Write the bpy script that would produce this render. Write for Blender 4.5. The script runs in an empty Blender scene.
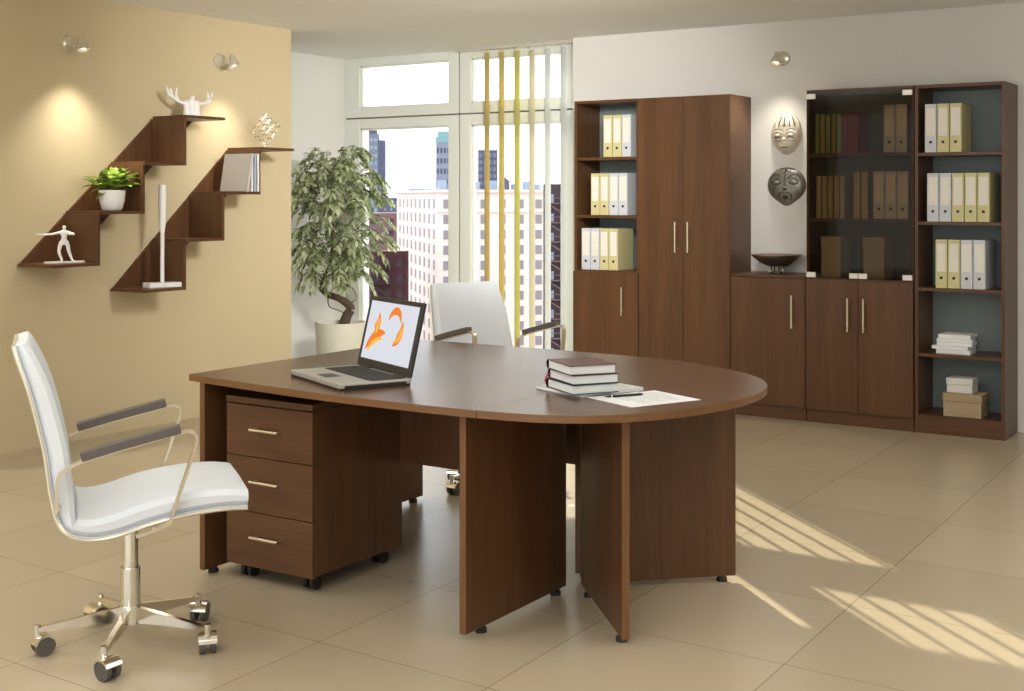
import bpy, bmesh, math, random
from mathutils import Vector, Matrix, Euler

# ---------------------------------------------------------------- camera, sky, sun, exposure
scn = bpy.context.scene
PI = math.pi
R = math.radians
random.seed(7)

cam_d = bpy.data.cameras.new('camera')
cam = bpy.data.objects.new('camera', cam_d)
scn.collection.objects.link(cam)
cam.location = (0, 0, 1.42)
cam.rotation_euler = (R(90), 0, R(33.2))
cam_d.sensor_width = 36
cam_d.lens = 1283 / 1024 * 36
cam_d.shift_y = -147.5 / 1024
cam_d.clip_end = 3000
scn.camera = cam

world = bpy.data.worlds.new('sky')
scn.world = world
world.use_nodes = True
wn, wl = world.node_tree.nodes, world.node_tree.links
wn.clear()
w_out = wn.new('ShaderNodeOutputWorld')
w_bg = wn.new('ShaderNodeBackground')
w_tc = wn.new('ShaderNodeTexCoord')
w_sep = wn.new('ShaderNodeSeparateXYZ')
w_ramp = wn.new('ShaderNodeValToRGB')
w_ramp.color_ramp.elements[0].position = 0.0
w_ramp.color_ramp.elements[0].color = (0.93, 0.94, 0.97, 1)
w_ramp.color_ramp.elements[1].position = 0.35
w_ramp.color_ramp.elements[1].color = (0.88, 0.93, 1.0, 1)
wl.new(w_tc.outputs['Generated'], w_sep.inputs[0])
wl.new(w_sep.outputs['Z'], w_ramp.inputs[0])
wl.new(w_ramp.outputs[0], w_bg.inputs['Color'])
wl.new(w_bg.outputs[0], w_out.inputs[0])
w_bg.inputs['Strength'].default_value = 2.2

sun_d = bpy.data.lights.new('sun', 'SUN')
sun_d.energy = 11.0
sun_d.angle = R(0.25)
sun_d.color = (1.0, 0.93, 0.76)
sun = bpy.data.objects.new('sun', sun_d)
scn.collection.objects.link(sun)
sun.rotation_euler = Vector((1.90, -1.77, -1.0)).to_track_quat('-Z', 'Y').to_euler()
sun.location = (-10, 12, 8)

def area(name, loc, rot, sx, sy, power, col):
    d = bpy.data.lights.new(name, 'AREA')
    d.shape = 'RECTANGLE'; d.size = sx; d.size_y = sy
    d.energy = power; d.color = col
    o = bpy.data.objects.new(name, d)
    scn.collection.objects.link(o)
    o.location = loc; o.rotation_euler = rot
    return o
# added fill lights under the ceiling, out of view, to even the room's brightness
area('overhead_fill', (-1.6, 0.4, 2.58), (0, 0, 0), 2.4, 1.6, 60, (1.0, 0.97, 0.92))
area('overhead_fill', (-0.5, 5.2, 2.58), (0, 0, 0), 2.0, 2.2, 34, (1.0, 0.97, 0.92))
area('overhead_fill', (-4.6, 2.6, 2.58), (0, 0, 0), 1.4, 1.8, 20, (1.0, 0.97, 0.92))
def point_fill(loc, power):  # added soft point light lifting walls and ceiling, no fixture behind it
    d = bpy.data.lights.new('fill_point_light', 'POINT'); d.energy = power; d.shadow_soft_size = 0.22; d.color = (1.0, 0.96, 0.9)
    o = bpy.data.objects.new('fill_point_light', d); scn.collection.objects.link(o); o.location = loc
point_fill((-3.0, 2.3, 2.25), 14)
area('upward_fill', (0.9, 3.2, 1.75), (PI, 0, 0), 0.4, 0.4, 48, (1.0, 0.97, 0.92))  # added pair of upward fills to brighten the ceiling, no lamps stand there
area('upward_fill', (-4.9, 1.2, 1.75), (PI, 0, 0), 0.4, 0.4, 30, (1.0, 0.97, 0.92))
al = area('alcove_fill', (-2.6, 4.9, 2.42), (0, 0, 0), 0.7, 0.35, 34, (1.0, 0.99, 0.97))  # added unseen fill aimed at the alcove, window frames and ficus
al.rotation_euler = (Vector((-6.6, 8.2, 1.3)) - Vector(al.location)).to_track_quat('-Z', 'Y').to_euler()
al.data.spread = R(85)

vs = scn.view_settings
scn.display_settings.display_device = 'sRGB'
vs.view_transform = 'Standard'
vs.look = 'None'
vs.exposure = 0.0
vs.gamma = 1.0
vs.use_curve_mapping = False

# ---------------------------------------------------------------- materials
def s2l(c):
    return tuple(((v / 255) / 12.92 if v / 255 <= 0.04045 else ((v / 255 + 0.055) / 1.055) ** 2.4) for v in c)

def mat(name, rgb, rough=0.5, metal=0.0, spec=0.5, coat=0.0, noise=0.0, nscale=8.0, bump=0.0, bscale=60, emit=None, estr=0):
    m = bpy.data.materials.new(name); m.use_nodes = True
    nt = m.node_tree; b = nt.nodes['Principled BSDF']
    c = s2l(rgb)
    b.inputs['Base Color'].default_value = (*c, 1)
    b.inputs['Roughness'].default_value = rough
    b.inputs['Metallic'].default_value = metal
    b.inputs['Specular IOR Level'].default_value = spec
    b.inputs['Coat Weight'].default_value = coat
    tc = nt.nodes.new('ShaderNodeTexCoord')
    n = nt.nodes.new('ShaderNodeTexNoise'); n.inputs['Scale'].default_value = nscale; n.inputs['Detail'].default_value = 4
    nt.links.new(tc.outputs['Object'], n.inputs['Vector'])
    mx = nt.nodes.new('ShaderNodeMix'); mx.data_type = 'RGBA'
    k = max(noise, 0.02)
    mx.inputs[6].default_value = (*[v * (1 - k) for v in c], 1)
    mx.inputs[7].default_value = (*[min(1, v * (1 + k)) for v in c], 1)
    nt.links.new(n.outputs['Fac'], mx.inputs[0]); nt.links.new(mx.outputs[2], b.inputs['Base Color'])
    if bump:
        n2 = nt.nodes.new('ShaderNodeTexNoise'); n2.inputs['Scale'].default_value = bscale; n2.inputs['Detail'].default_value = 3
        bp = nt.nodes.new('ShaderNodeBump'); bp.inputs['Strength'].default_value = bump; bp.inputs['Distance'].default_value = 0.004
        nt.links.new(tc.outputs['Object'], n2.inputs['Vector']); nt.links.new(n2.outputs['Fac'], bp.inputs['Height'])
        nt.links.new(bp.outputs[0], b.inputs['Normal'])
    if emit:
        b.inputs['Emission Color'].default_value = (*s2l(emit), 1); b.inputs['Emission Strength'].default_value = estr
    return m

def wood(name, dark, light, axis='z', rough=0.36, spec=0.4):
    m = bpy.data.materials.new(name); m.use_nodes = True
    nt = m.node_tree; b = nt.nodes['Principled BSDF']
    tc = nt.nodes.new('ShaderNodeTexCoord')
    mp = nt.nodes.new('ShaderNodeMapping')
    sc = {'z': (1, 1, 0.045), 'x': (0.045, 1, 1), 'y': (1, 0.045, 1)}[axis]
    mp.inputs['Scale'].default_value = sc
    n1 = nt.nodes.new('ShaderNodeTexNoise'); n1.inputs['Scale'].default_value = 90; n1.inputs['Detail'].default_value = 5; n1.inputs['Roughness'].default_value = 0.6
    n2 = nt.nodes.new('ShaderNodeTexNoise'); n2.inputs['Scale'].default_value = 16; n2.inputs['Detail'].default_value = 3; n2.inputs['Distortion'].default_value = 0.8
    ad = nt.nodes.new('ShaderNodeMath'); ad.operation = 'MULTIPLY_ADD'; ad.inputs[1].default_value = 0.5
    h = nt.nodes.new('ShaderNodeMath'); h.operation = 'MULTIPLY'; h.inputs[1].default_value = 0.5
    rp = nt.nodes.new('ShaderNodeValToRGB')
    rp.color_ramp.elements[0].position = 0.34; rp.color_ramp.elements[0].color = (*s2l(dark), 1)
    rp.color_ramp.elements[1].position = 0.66; rp.color_ramp.elements[1].color = (*s2l(light), 1)
    L = nt.links.new
    L(tc.outputs['Object'], mp.inputs['Vector']); L(mp.outputs[0], n1.inputs['Vector']); L(mp.outputs[0], n2.inputs['Vector'])
    L(n2.outputs['Fac'], h.inputs[0]); L(n1.outputs['Fac'], ad.inputs[0]); L(h.outputs[0], ad.inputs[2])
    L(ad.outputs[0], rp.inputs[0]); L(rp.outputs[0], b.inputs['Base Color'])
    b.inputs['Roughness'].default_value = rough
    b.inputs['Specular IOR Level'].default_value = spec
    return m

WD, WL = (79, 51, 30), (103, 70, 43)
M = {}
M['wood'] = wood('walnut_vertical', WD, WL, 'z')
M['wood_x'] = wood('walnut_along_x', WD, WL, 'x')
M['wood_y'] = wood('walnut_along_y', WD, WL, 'y')
M['wood_top'] = wood('walnut_desktop', (88, 60, 40), (108, 77, 54), 'x', 0.27, 0.6)
M['wood_edge'] = wood('walnut_edging', (102, 68, 38), (120, 84, 50), 'z', 0.4)
M['wood_edge_x'] = wood('walnut_edging_x', (104, 70, 40), (122, 86, 52), 'x', 0.35)
M['wood_in'] = mat('cabinet_back_panel', (128, 138, 134), 0.6)
M['beige'] = mat('beige_paint', (204, 188, 152), 0.75, spec=0.25, noise=0.03, nscale=2, bump=0.08, bscale=40)
M['white_wall'] = mat('white_paint', (222, 220, 214), 0.8, spec=0.2, noise=0.02, nscale=2)
M['ceiling'] = mat('ceiling_paint', (238, 239, 238), 0.85, spec=0.15)
M['pvc'] = mat('window_frame_white', (226, 228, 220), 0.4)
M['dark_gap'] = mat('rubber_seal', (120, 122, 116), 0.7)
M['chrome'] = mat('chrome', (235, 232, 222), 0.12, 1.0)
M['satin'] = mat('satin_metal', (222, 212, 190), 0.3, 1.0)
M['clip'] = mat('clip_metal', (225, 222, 214), 0.4, 0.6)
M['black'] = mat('black_plastic', (28, 27, 26), 0.5)
M['greyp'] = mat('grey_pad', (92, 84, 78), 0.6, bump=0.2, bscale=200)
M['wheel'] = mat('wheel_grey', (84, 80, 74), 0.5)
M['leather'] = mat('white_leather', (214, 219, 223), 0.5, spec=0.4, bump=0.06, bscale=25)
M['shell'] = mat('cream_shell_edge', (226, 220, 200), 0.25, 0.5)
M['seam'] = mat('grey_seam', (205, 208, 211), 0.6)
M['white_cer'] = mat('white_ceramic', (240, 238, 234), 0.3)
M['planter'] = mat('cream_planter', (224, 222, 205), 0.5)
M['soil'] = mat('potting_soil', (120, 104, 66), 0.95, noise=0.4, nscale=60, bump=0.8)
M['bark'] = mat('dark_bark', (84, 70, 54), 0.85, noise=0.4, nscale=30, bump=0.7, bscale=40)
M['paper'] = mat('white_paper', (238, 240, 240), 0.7)
M['page'] = mat('book_pages', (222, 226, 222), 0.8)
M['maroon'] = mat('maroon_cover', (92, 42, 38), 0.4)
M['blackcover'] = mat('black_cover', (22, 18, 20), 0.35)
M['ribbon'] = mat('red_ribbon', (170, 40, 60), 0.6)
M['b_cream'] = mat('binder_cream', (206, 198, 146), 0.5)
M['b_white'] = mat('binder_pale_grey', (204, 208, 212), 0.5)
M['label'] = mat('binder_spine_label', (232, 228, 218), 0.6)
M['tan_box'] = mat('tan_cardboard', (166, 146, 114), 0.75)
M['white_box'] = mat('white_cardboard', (214, 212, 204), 0.7)
M['grey_box'] = mat('grey_file_box', (190, 184, 168), 0.7)
M['bronze'] = mat('dark_bronze', (150, 142, 130), 0.25, 0.9)
M['lap_silver'] = mat('laptop_silver', (186, 184, 176), 0.35, 0.5)
M['lap_dark'] = mat('laptop_bezel', (38, 37, 36), 0.4)
M['key'] = mat('laptop_keys', (44, 40, 36), 0.6)
M['screen'] = mat('laptop_screen', (60, 62, 68), 0.3, emit=(226, 230, 240), estr=0.85)
M['orange'] = mat('screen_orange', (120, 50, 10), 0.4, emit=(240, 130, 40), estr=0.8)
M['amber'] = mat('screen_amber', (120, 80, 20), 0.4, emit=(250, 190, 70), estr=0.8)
M['bulb'] = mat('lit_bulb', (255, 240, 210), 0.4, emit=(255, 236, 205), estr=6)
M['lampglass'] = mat('frosted_lamp_head', (216, 208, 190), 0.25, 0.5)

def leafmat(name, dark, light):
    m = bpy.data.materials.new(name); m.use_nodes = True
    nt = m.node_tree; b = nt.nodes['Principled BSDF']
    g = nt.nodes.new('ShaderNodeNewGeometry')
    rp = nt.nodes.new('ShaderNodeValToRGB')
    rp.color_ramp.elements[0].color = (*s2l(dark), 1); rp.color_ramp.elements[1].color = (*s2l(light), 1)
    nt.links.new(g.outputs['Random Per Island'], rp.inputs[0]); nt.links.new(rp.outputs[0], b.inputs['Base Color'])
    b.inputs['Roughness'].default_value = 0.45
    tr = nt.nodes.new('ShaderNodeBsdfTranslucent'); ms = nt.nodes.new('ShaderNodeMixShader'); ms.inputs[0].default_value = 0.35
    nt.links.new(rp.outputs[0], tr.inputs['Color'])
    out = nt.nodes['Material Output']
    nt.links.new(b.outputs[0], ms.inputs[1]); nt.links.new(tr.outputs[0], ms.inputs[2]); nt.links.new(ms.outputs[0], out.inputs[0])
    return m
M['leaf'] = leafmat('ficus_leaf', (122, 140, 90), (222, 230, 192))
M['leaf_dk'] = leafmat('dark_rosette_leaf', (84, 104, 44), (140, 160, 70))
M['leaf_lt'] = leafmat('lime_rosette_leaf', (150, 190, 70), (206, 228, 120))

def glass(name, tint, refl=1.45, rough=0.0):
    m = bpy.data.materials.new(name); m.use_nodes = True
    nt = m.node_tree; nt.nodes.clear()
    o = nt.nodes.new('ShaderNodeOutputMaterial'); t = nt.nodes.new('ShaderNodeBsdfTransparent'); g = nt.nodes.new('ShaderNodeBsdfGlossy')
    f = nt.nodes.new('ShaderNodeFresnel'); f.inputs['IOR'].default_value = refl
    mx = nt.nodes.new('ShaderNodeMixShader')
    t.inputs['Color'].default_value = (*tint, 1); g.inputs['Roughness'].default_value = rough
    nt.links.new(f.outputs[0], mx.inputs[0]); nt.links.new(t.outputs[0], mx.inputs[1]); nt.links.new(g.outputs[0], mx.inputs[2]); nt.links.new(mx.outputs[0], o.inputs[0])
    return m
M['glass'] = glass('window_glass', (0.985, 0.99, 0.985), 1.2)
M['smoke'] = glass('smoked_glass', (0.68, 0.62, 0.52), 1.2, 0.02)

def fabric(name, rgb, transl=0.4):
    m = bpy.data.materials.new(name); m.use_nodes = True
    nt = m.node_tree; b = nt.nodes['Principled BSDF']
    b.inputs['Base Color'].default_value = (*s2l(rgb), 1); b.inputs['Roughness'].default_value = 0.8
    tr = nt.nodes.new('ShaderNodeBsdfTranslucent'); tr.inputs['Color'].default_value = (*s2l(rgb), 1)
    w = nt.nodes.new('ShaderNodeTexWave'); w.inputs['Scale'].default_value = 60
    tc = nt.nodes.new('ShaderNodeTexCoord'); nt.links.new(tc.outputs['Object'], w.inputs['Vector'])
    bp = nt.nodes.new('ShaderNodeBump'); bp.inputs['Strength'].default_value = 0.1; nt.links.new(w.outputs['Fac'], bp.inputs['Height']); nt.links.new(bp.outputs[0], b.inputs['Normal'])
    ms = nt.nodes.new('ShaderNodeMixShader'); ms.inputs[0].default_value = transl
    out = nt.nodes['Material Output']
    nt.links.new(b.outputs[0], ms.inputs[1]); nt.links.new(tr.outputs[0], ms.inputs[2]); nt.links.new(ms.outputs[0], out.inputs[0])
    return m
M['slat_ochre'] = fabric('blind_ochre', (224, 206, 146))
M['slat_gold'] = fabric('blind_gold', (230, 216, 150))
M['slat_olive'] = fabric('blind_yellow_green', (226, 224, 150))
M['slat_cream'] = fabric('blind_cream', (238, 234, 214))
M['slat_white'] = fabric('blind_white', (240, 244, 244))

def tile_floor():
    m = bpy.data.materials.new('floor_tiles'); m.use_nodes = True
    nt = m.node_tree; b = nt.nodes['Principled BSDF']; L = nt.links.new
    tc = nt.nodes.new('ShaderNodeTexCoord'); sp = nt.nodes.new('ShaderNodeSeparateXYZ')
    vr = nt.nodes.new('ShaderNodeVectorMath'); vr.operation = 'ADD'; vd = nt.nodes.new('ShaderNodeCombineXYZ'); s0 = nt.nodes.new('ShaderNodeSeparateXYZ')
    L(tc.outputs['Object'], s0.inputs[0]); L(tc.outputs['Object'], vr.inputs[0]); L(vd.outputs[0], vr.inputs[1]); L(vr.outputs[0], sp.inputs[0])
    for src, off, kk, dst in (('Y', 3.48, .024, 0), ('X', -2.0, .03, 1)):   # the tiles are laid very slightly out of square
        q1 = nt.nodes.new('ShaderNodeMath'); q1.operation = 'SUBTRACT'; q1.inputs[1].default_value = off; L(s0.outputs[src], q1.inputs[0])
        q2 = nt.nodes.new('ShaderNodeMath'); q2.operation = 'MULTIPLY'; q2.inputs[1].default_value = kk; L(q1.outputs[0], q2.inputs[0]); L(q2.outputs[0], vd.inputs[dst])
    T = 0.667
    def line(out, off):
        a = nt.nodes.new('ShaderNodeMath'); a.operation = 'SUBTRACT'; a.inputs[1].default_value = off; L(out, a.inputs[0])
        d = nt.nodes.new('ShaderNodeMath'); d.operation = 'DIVIDE'; d.inputs[1].default_value = T; L(a.outputs[0], d.inputs[0])
        p = nt.nodes.new('ShaderNodeMath'); p.operation = 'PINGPONG'; p.inputs[1].default_value = 0.5; L(d.outputs[0], p.inputs[0])
        c = nt.nodes.new('ShaderNodeMath'); c.operation = 'LESS_THAN'; c.inputs[1].default_value = 0.003; L(p.outputs[0], c.inputs[0])
        fl = nt.nodes.new('ShaderNodeMath'); fl.operation = 'FLOOR'; L(d.outputs[0], fl.inputs[0])
        return c.outputs[0], fl.outputs[0]
    lx, cx = line(sp.outputs['X'], -1.44); ly, cy = line(sp.outputs['Y'], 2.405)
    mxm = nt.nodes.new('ShaderNodeMath'); mxm.operation = 'MAXIMUM'; L(lx, mxm.inputs[0]); L(ly, mxm.inputs[1])
    cb = nt.nodes.new('ShaderNodeCombineXYZ'); L(cx, cb.inputs[0]); L(cy, cb.inputs[1])
    wn_ = nt.nodes.new('ShaderNodeTexWhiteNoise'); L(cb.outputs[0], wn_.inputs['Vector'])
    n = nt.nodes.new('ShaderNodeTexNoise'); n.inputs['Scale'].default_value = 1.6; n.inputs['Detail'].default_value = 3; L(tc.outputs['Object'], n.inputs['Vector'])
    ad = nt.nodes.new('ShaderNodeMath'); ad.operation = 'MULTIPLY_ADD'; ad.inputs[1].default_value = 0.25; L(wn_.outputs['Value'], ad.inputs[0]); L(n.outputs['Fac'], ad.inputs[2])
    rp = nt.nodes.new('ShaderNodeValToRGB')
    rp.color_ramp.elements[0].position = 0.35; rp.color_ramp.elements[0].color = (*s2l((176, 162, 136)), 1)
    rp.color_ramp.elements[1].position = 0.9; rp.color_ramp.elements[1].color = (*s2l((182, 167, 141)), 1)
    L(wn_.outputs['Value'], rp.inputs[0])
    mx = nt.nodes.new('ShaderNodeMix'); mx.data_type = 'RGBA'; L(mxm.outputs[0], mx.inputs[0]); L(rp.outputs[0], mx.inputs[6]); mx.inputs[7].default_value = (*s2l((140, 124, 100)), 1)
    L(mx.outputs[2], b.inputs['Base Color'])
    r = nt.nodes.new('ShaderNodeMath'); r.operation = 'MULTIPLY_ADD'; r.inputs[1].default_value = 0.0; r.inputs[2].default_value = 0.26; L(n.outputs['Fac'], r.inputs[0]); L(r.outputs[0], b.inputs['Roughness'])
    b.inputs['Specular IOR Level'].default_value = 0.45
    iv = nt.nodes.new('ShaderNodeMath'); iv.operation = 'SUBTRACT'; iv.inputs[0].default_value = 1; L(mxm.outputs[0], iv.inputs[1])
    bp = nt.nodes.new('ShaderNodeBump'); bp.inputs['Strength'].default_value = 0.3; bp.inputs['Distance'].default_value = 0.002; L(iv.outputs[0], bp.inputs['Height']); L(bp.outputs[0], b.inputs['Normal'])
    return m
M['floor'] = tile_floor()

def facemat(name, rgb, noise=0.08):
    return mat(name, rgb, 0.9, spec=0.1, noise=noise, nscale=0.15)
M['f_white'] = facemat('pale_facade', (240, 226, 218))
M['f_win'] = mat('facade_window_glass', (150, 142, 146), 0.4)
M['f_blue'] = facemat('blue_grey_tower', (128, 134, 146))
M['f_navy'] = facemat('navy_tower', (96, 100, 122))
M['f_grey'] = facemat('grey_tower', (150, 156, 172))
M['f_teal'] = facemat('teal_roof', (140, 178, 184))
M['f_bg'] = facemat('slate_block', (150, 166, 186))
M['f_red'] = facemat('red_brick', (72, 44, 46), 0.3)
M['f_brown'] = facemat('brown_roof', (120, 96, 98))
M['f_dark'] = facemat('dark_brick', (70, 58, 62), 0.3)
M['f_ground'] = facemat('street', (110, 104, 104))

# ---------------------------------------------------------------- helpers
COL = scn.collection
def bx(bm, x0, x1, y0, y1, z0, z1, bev=0.0):
    b = bmesh.new()
    vs_ = [b.verts.new((x, y, z)) for x in (x0, x1) for y in (y0, y1) for z in (z0, z1)]
    for f in ((0, 1, 3, 2), (4, 6, 7, 5), (0, 4, 5, 1), (2, 3, 7, 6), (0, 2, 6, 4), (1, 5, 7, 3)):
        b.faces.new([vs_[i] for i in f])
    if bev: bmesh.ops.bevel(b, geom=b.edges[:], offset=bev, segments=2, profile=0.5, affect='EDGES')
    merge(bm, b)
def merge(bm, b, mtx=None):
    if mtx is not None: bmesh.ops.transform(b, matrix=mtx, verts=b.verts)
    me = bpy.data.meshes.new('t'); b.to_mesh(me); b.free(); bm.from_mesh(me); bpy.data.meshes.remove(me)
def obj(name, bm, m, parent=None, smooth=False, loc=None, rot=None):
    bmesh.ops.recalc_face_normals(bm, faces=bm.faces)
    me = bpy.data.meshes.new(name); bm.to_mesh(me); bm.free()
    me.materials.append(m)
    if smooth:
        for p in me.polygons: p.use_smooth = True
        try: me.set_sharp_from_angle(angle=R(38))
        except Exception: pass
    o = bpy.data.objects.new(name, me); COL.objects.link(o)
    if parent: o.parent = parent
    if loc: o.location = loc
    if rot: o.rotation_euler = rot
    return o
def boxo(name, dims, m, parent=None, bev=0.002, **k):
    bm = bmesh.new(); bx(bm, *dims, bev); return obj(name, bm, m, parent, **k)
def tag(o, label=None, cat=None, group=None, kind=None):
    if label: o['label'] = label
    if cat: o['category'] = cat
    if group: o['group'] = group
    if kind: o['kind'] = kind
    return o
def thing(name, loc, rz, label, cat, group=None):
    o = bpy.data.objects.new(name, None); COL.objects.link(o)
    o.location = loc; o.rotation_euler = (0, 0, rz); o.empty_display_size = 0.1
    return tag(o, label, cat, group)
def struct(name, bm, m, **k): return tag(obj(name, bm, m, **k), kind='structure')
def copy_tree(o, parent=None):
    c = o.copy(); COL.objects.link(c)
    if parent: c.parent = parent
    for ch in list(o.children): copy_tree(ch, c)
    return c
def cyl(bm, p0, p1, r0, r1=None, n=16, cap=True):
    if r1 is None: r1 = r0
    p0, p1 = Vector(p0), Vector(p1); d = p1 - p0
    b = bmesh.new(); bmesh.ops.create_cone(b, cap_ends=cap, segments=n, radius1=r0, radius2=r1, depth=d.length)
    q = d.to_track_quat('Z', 'Y').to_matrix().to_4x4()
    merge(bm, b, Matrix.Translation((p0 + p1) / 2) @ q)
def sph(bm, c, r, n=12, sc=(1, 1, 1), rot=None):
    b = bmesh.new(); bmesh.ops.create_uvsphere(b, u_segments=n * 2, v_segments=n, radius=r)
    m_ = Matrix.Translation(c) @ (rot.to_matrix().to_4x4() if rot else Matrix()) @ Matrix.Diagonal((*sc, 1))
    merge(bm, b, m_)
def lathe(bm, prof, c=(0, 0, 0), n=32):
    rings = []
    for r, z in prof:
        rings.append([bm.verts.new((c[0] + r * math.cos(2 * PI * i / n), c[1] + r * math.sin(2 * PI * i / n), c[2] + z)) for i in range(n)] if r > 1e-6 else [bm.verts.new((c[0], c[1], c[2] + z))])
    for a, b in zip(rings, rings[1:]):
        if len(a) == 1 and len(b) == 1: continue
        for i in range(n):
            j = (i + 1) % n
            if len(a) == 1: bm.faces.new((a[0], b[i], b[j]))
            elif len(b) == 1: bm.faces.new((a[i], a[j], b[0]))
            else: bm.faces.new((a[i], a[j], b[j], b[i]))
def catmull(pts, k=6, closed=False):
    P = [Vector(p) for p in pts]; n = len(P); out = []
    for i in range(n if closed else n - 1):
        a = P[(i - 1) % n] if closed or i > 0 else P[0]; b = P[i]; c = P[(i + 1) % n]; d = P[(i + 2) % n] if closed or i + 2 < n else P[-1]
        for t in range(k):
            s = t / k
            out.append(0.5 * ((2 * b) + (c - a) * s + (2 * a - 5 * b + 4 * c - d) * s * s + (3 * b - a - 3 * c + d) * s ** 3))
    if not closed: out.append(P[-1])
    return out
def tube(bm, pts, r, n=8, flat=None, closed=False, up=Vector((0, 0, 1))):
    """sweep; r number or list; flat=(w,h) sweeps a rectangle whose w runs along `up`"""
    P = [Vector(p) for p in pts]; rings = []; N = len(P)
    for i, p in enumerate(P):
        if closed: t = (P[(i + 1) % N] - P[i - 1]).normalized()
        else: t = (P[min(i + 1, N - 1)] - P[max(i - 1, 0)]).normalized()
        u = up if abs(t.dot(up)) < 0.98 else Vector((1, 0.1, 0)).normalized()
        s = t.cross(u).normalized(); v = s.cross(t).normalized()
        if flat:
            w, h = flat
            rings.append([bm.verts.new(p + v * a * w / 2 + s * b * h / 2) for a, b in ((-1, -1), (1, -1), (1, 1), (-1, 1))])
        else:
            rr = r[i] if isinstance(r, (list, tuple)) else r
            rings.append([bm.verts.new(p + (s * math.cos(2 * PI * j / n) + v * math.sin(2 * PI * j / n)) * rr) for j in range(n)])
    m_ = len(rings[0])
    for i in range(N if closed else N - 1):
        a, b = rings[i], rings[(i + 1) % N]
        for j in range(m_): bm.faces.new((a[j], a[(j + 1) % m_], b[(j + 1) % m_], b[j]))
    if not closed:
        bm.faces.new(rings[0][::-1]); bm.faces.new(rings[-1])
def prism(bm, outline, z0, z1, bev=0.0):
    b = bmesh.new()
    vs_ = [b.verts.new((x, y, z0)) for x, y in outline]
    f = b.faces.new(vs_)
    r = bmesh.ops.extrude_face_region(b, geom=[f])
    bmesh.ops.translate(b, vec=(0, 0, z1 - z0), verts=[v for v in r['geom'] if isinstance(v, bmesh.types.BMVert)])
    if bev:
        es = [e for e in b.edges if abs(e.verts[0].co.z - e.verts[1].co.z) < 1e-6]
        bmesh.ops.bevel(b, geom=es, offset=bev, segments=2, profile=0.5, affect='EDGES')
    merge(bm, b)
def xz_prism(bm, pts, y0, y1):
    b = bmesh.new()
    f = b.faces.new([b.verts.new((x, y0, z)) for x, z in pts])
    r = bmesh.ops.extrude_face_region(b, geom=[f]); bmesh.ops.translate(b, vec=(0, y1 - y0, 0), verts=[v for v in r['geom'] if isinstance(v, bmesh.types.BMVert)])
    merge(bm, b)
def yz_prism(bm, pts, x0, x1):
    b = bmesh.new()
    f = b.faces.new([b.verts.new((x0, y, z)) for y, z in pts])
    r = bmesh.ops.extrude_face_region(b, geom=[f]); bmesh.ops.translate(b, vec=(x1 - x0, 0, 0), verts=[v for v in r['geom'] if isinstance(v, bmesh.types.BMVert)])
    merge(bm, b)

# ---------------------------------------------------------------- the room
H = 2.604
bm = bmesh.new(); bx(bm, -7.45, 2.6, -2.5, 8.7, -0.12, 0); struct('floor', bm, M['floor'])
bm = bmesh.new(); bx(bm, -7.45, 2.6, -2.5, 8.7, H, H + 0.15); struct('ceiling', bm, M['ceiling'])
bm = bmesh.new(); bx(bm, -7.45, -6.25, -2.5, 6.71, 0, H); struct('wall_left', bm, M['beige'])
bm = bmesh.new(); bx(bm, -7.45, -7.187, 6.71, 8.7, 0, H); struct('wall_alcove', bm, M['white_wall'])
bm = bmesh.new(); bx(bm, -4.82, 2.6, 8.19, 8.7, 0, H); struct('wall_back', bm, M['white_wall'])
bm = bmesh.new(); bx(bm, 2.6, 2.75, -2.5, 8.7, 0, H); struct('wall_right', bm, M['white_wall'])

def window(name, x0, x1, g0, g1):
    """frame x0..x1 with panes g0..g1"""
    y0, y1 = 8.38, 8.46
    r = bpy.data.objects.new(name, None); COL.objects.link(r); r.location = ((x0 + x1) / 2, y0, 0); tag(r, kind='structure')
    cx = (x0 + x1) / 2
    bm = bmesh.new()
    bx(bm, x0 - cx, x1 - cx, 0, y1 - y0 + 0.02, 2.125, H, 0.0)
    # upper sash: a ring of four members, lower sash likewise
    bm.clear()
    zt0, zt1, zb0, zb1 = 2.099, H, 0.0, 2.087
    for za, zb, pa, pb in ((zt0, zt1, 2.18, 2.535), (zb0, zb1, 0.14, 2.005)):
        bx(bm, x0 - cx, g0 - cx, 0, 0.08, za, zb, 0.004)
        bx(bm, g1 - cx, x1 - cx, 0, 0.08, za, zb, 0.004)
        bx(bm, g0 - cx, g1 - cx, 0, 0.08, pb, zb, 0.004)
        bx(bm, g0 - cx, g1 - cx, 0, 0.08, za, pa, 0.004)
        # glazing bead
        for a, b_, c, d in ((g0, g0 + .012, pa, pb), (g1 - .012, g1, pa, pb), (g0, g1, pb - .012, pb), (g0, g1, pa, pa + .012)):
            bx(bm, a - cx, b_ - cx, 0.02, 0.06, c, d)
    obj('window_frame', bm, M['pvc'], r)
    boxo('seal', (x0 - cx, x1 - cx, 0.02, 0.08, zb1, zt0), M['dark_gap'], r, 0)
    boxo('glass_pane', (g0 - cx, g1 - cx, 0.038, 0.042, 2.18, 2.535), M['glass'], r, 0)
    boxo('glass_pane', (g0 - cx, g1 - cx, 0.038, 0.042, 0.14, 2.005), M['glass'], r, 0)
    return r
window('window_1', -7.187, -6.0, -7.03, -6.10)
window('window_2', -5.985, -4.82, -5.88, -5.0)
bm = bmesh.new(); bx(bm, -6.0, -5.985, 8.395, 8.46, 0, H); struct('trim_1', bm, M['dark_gap'])

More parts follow.
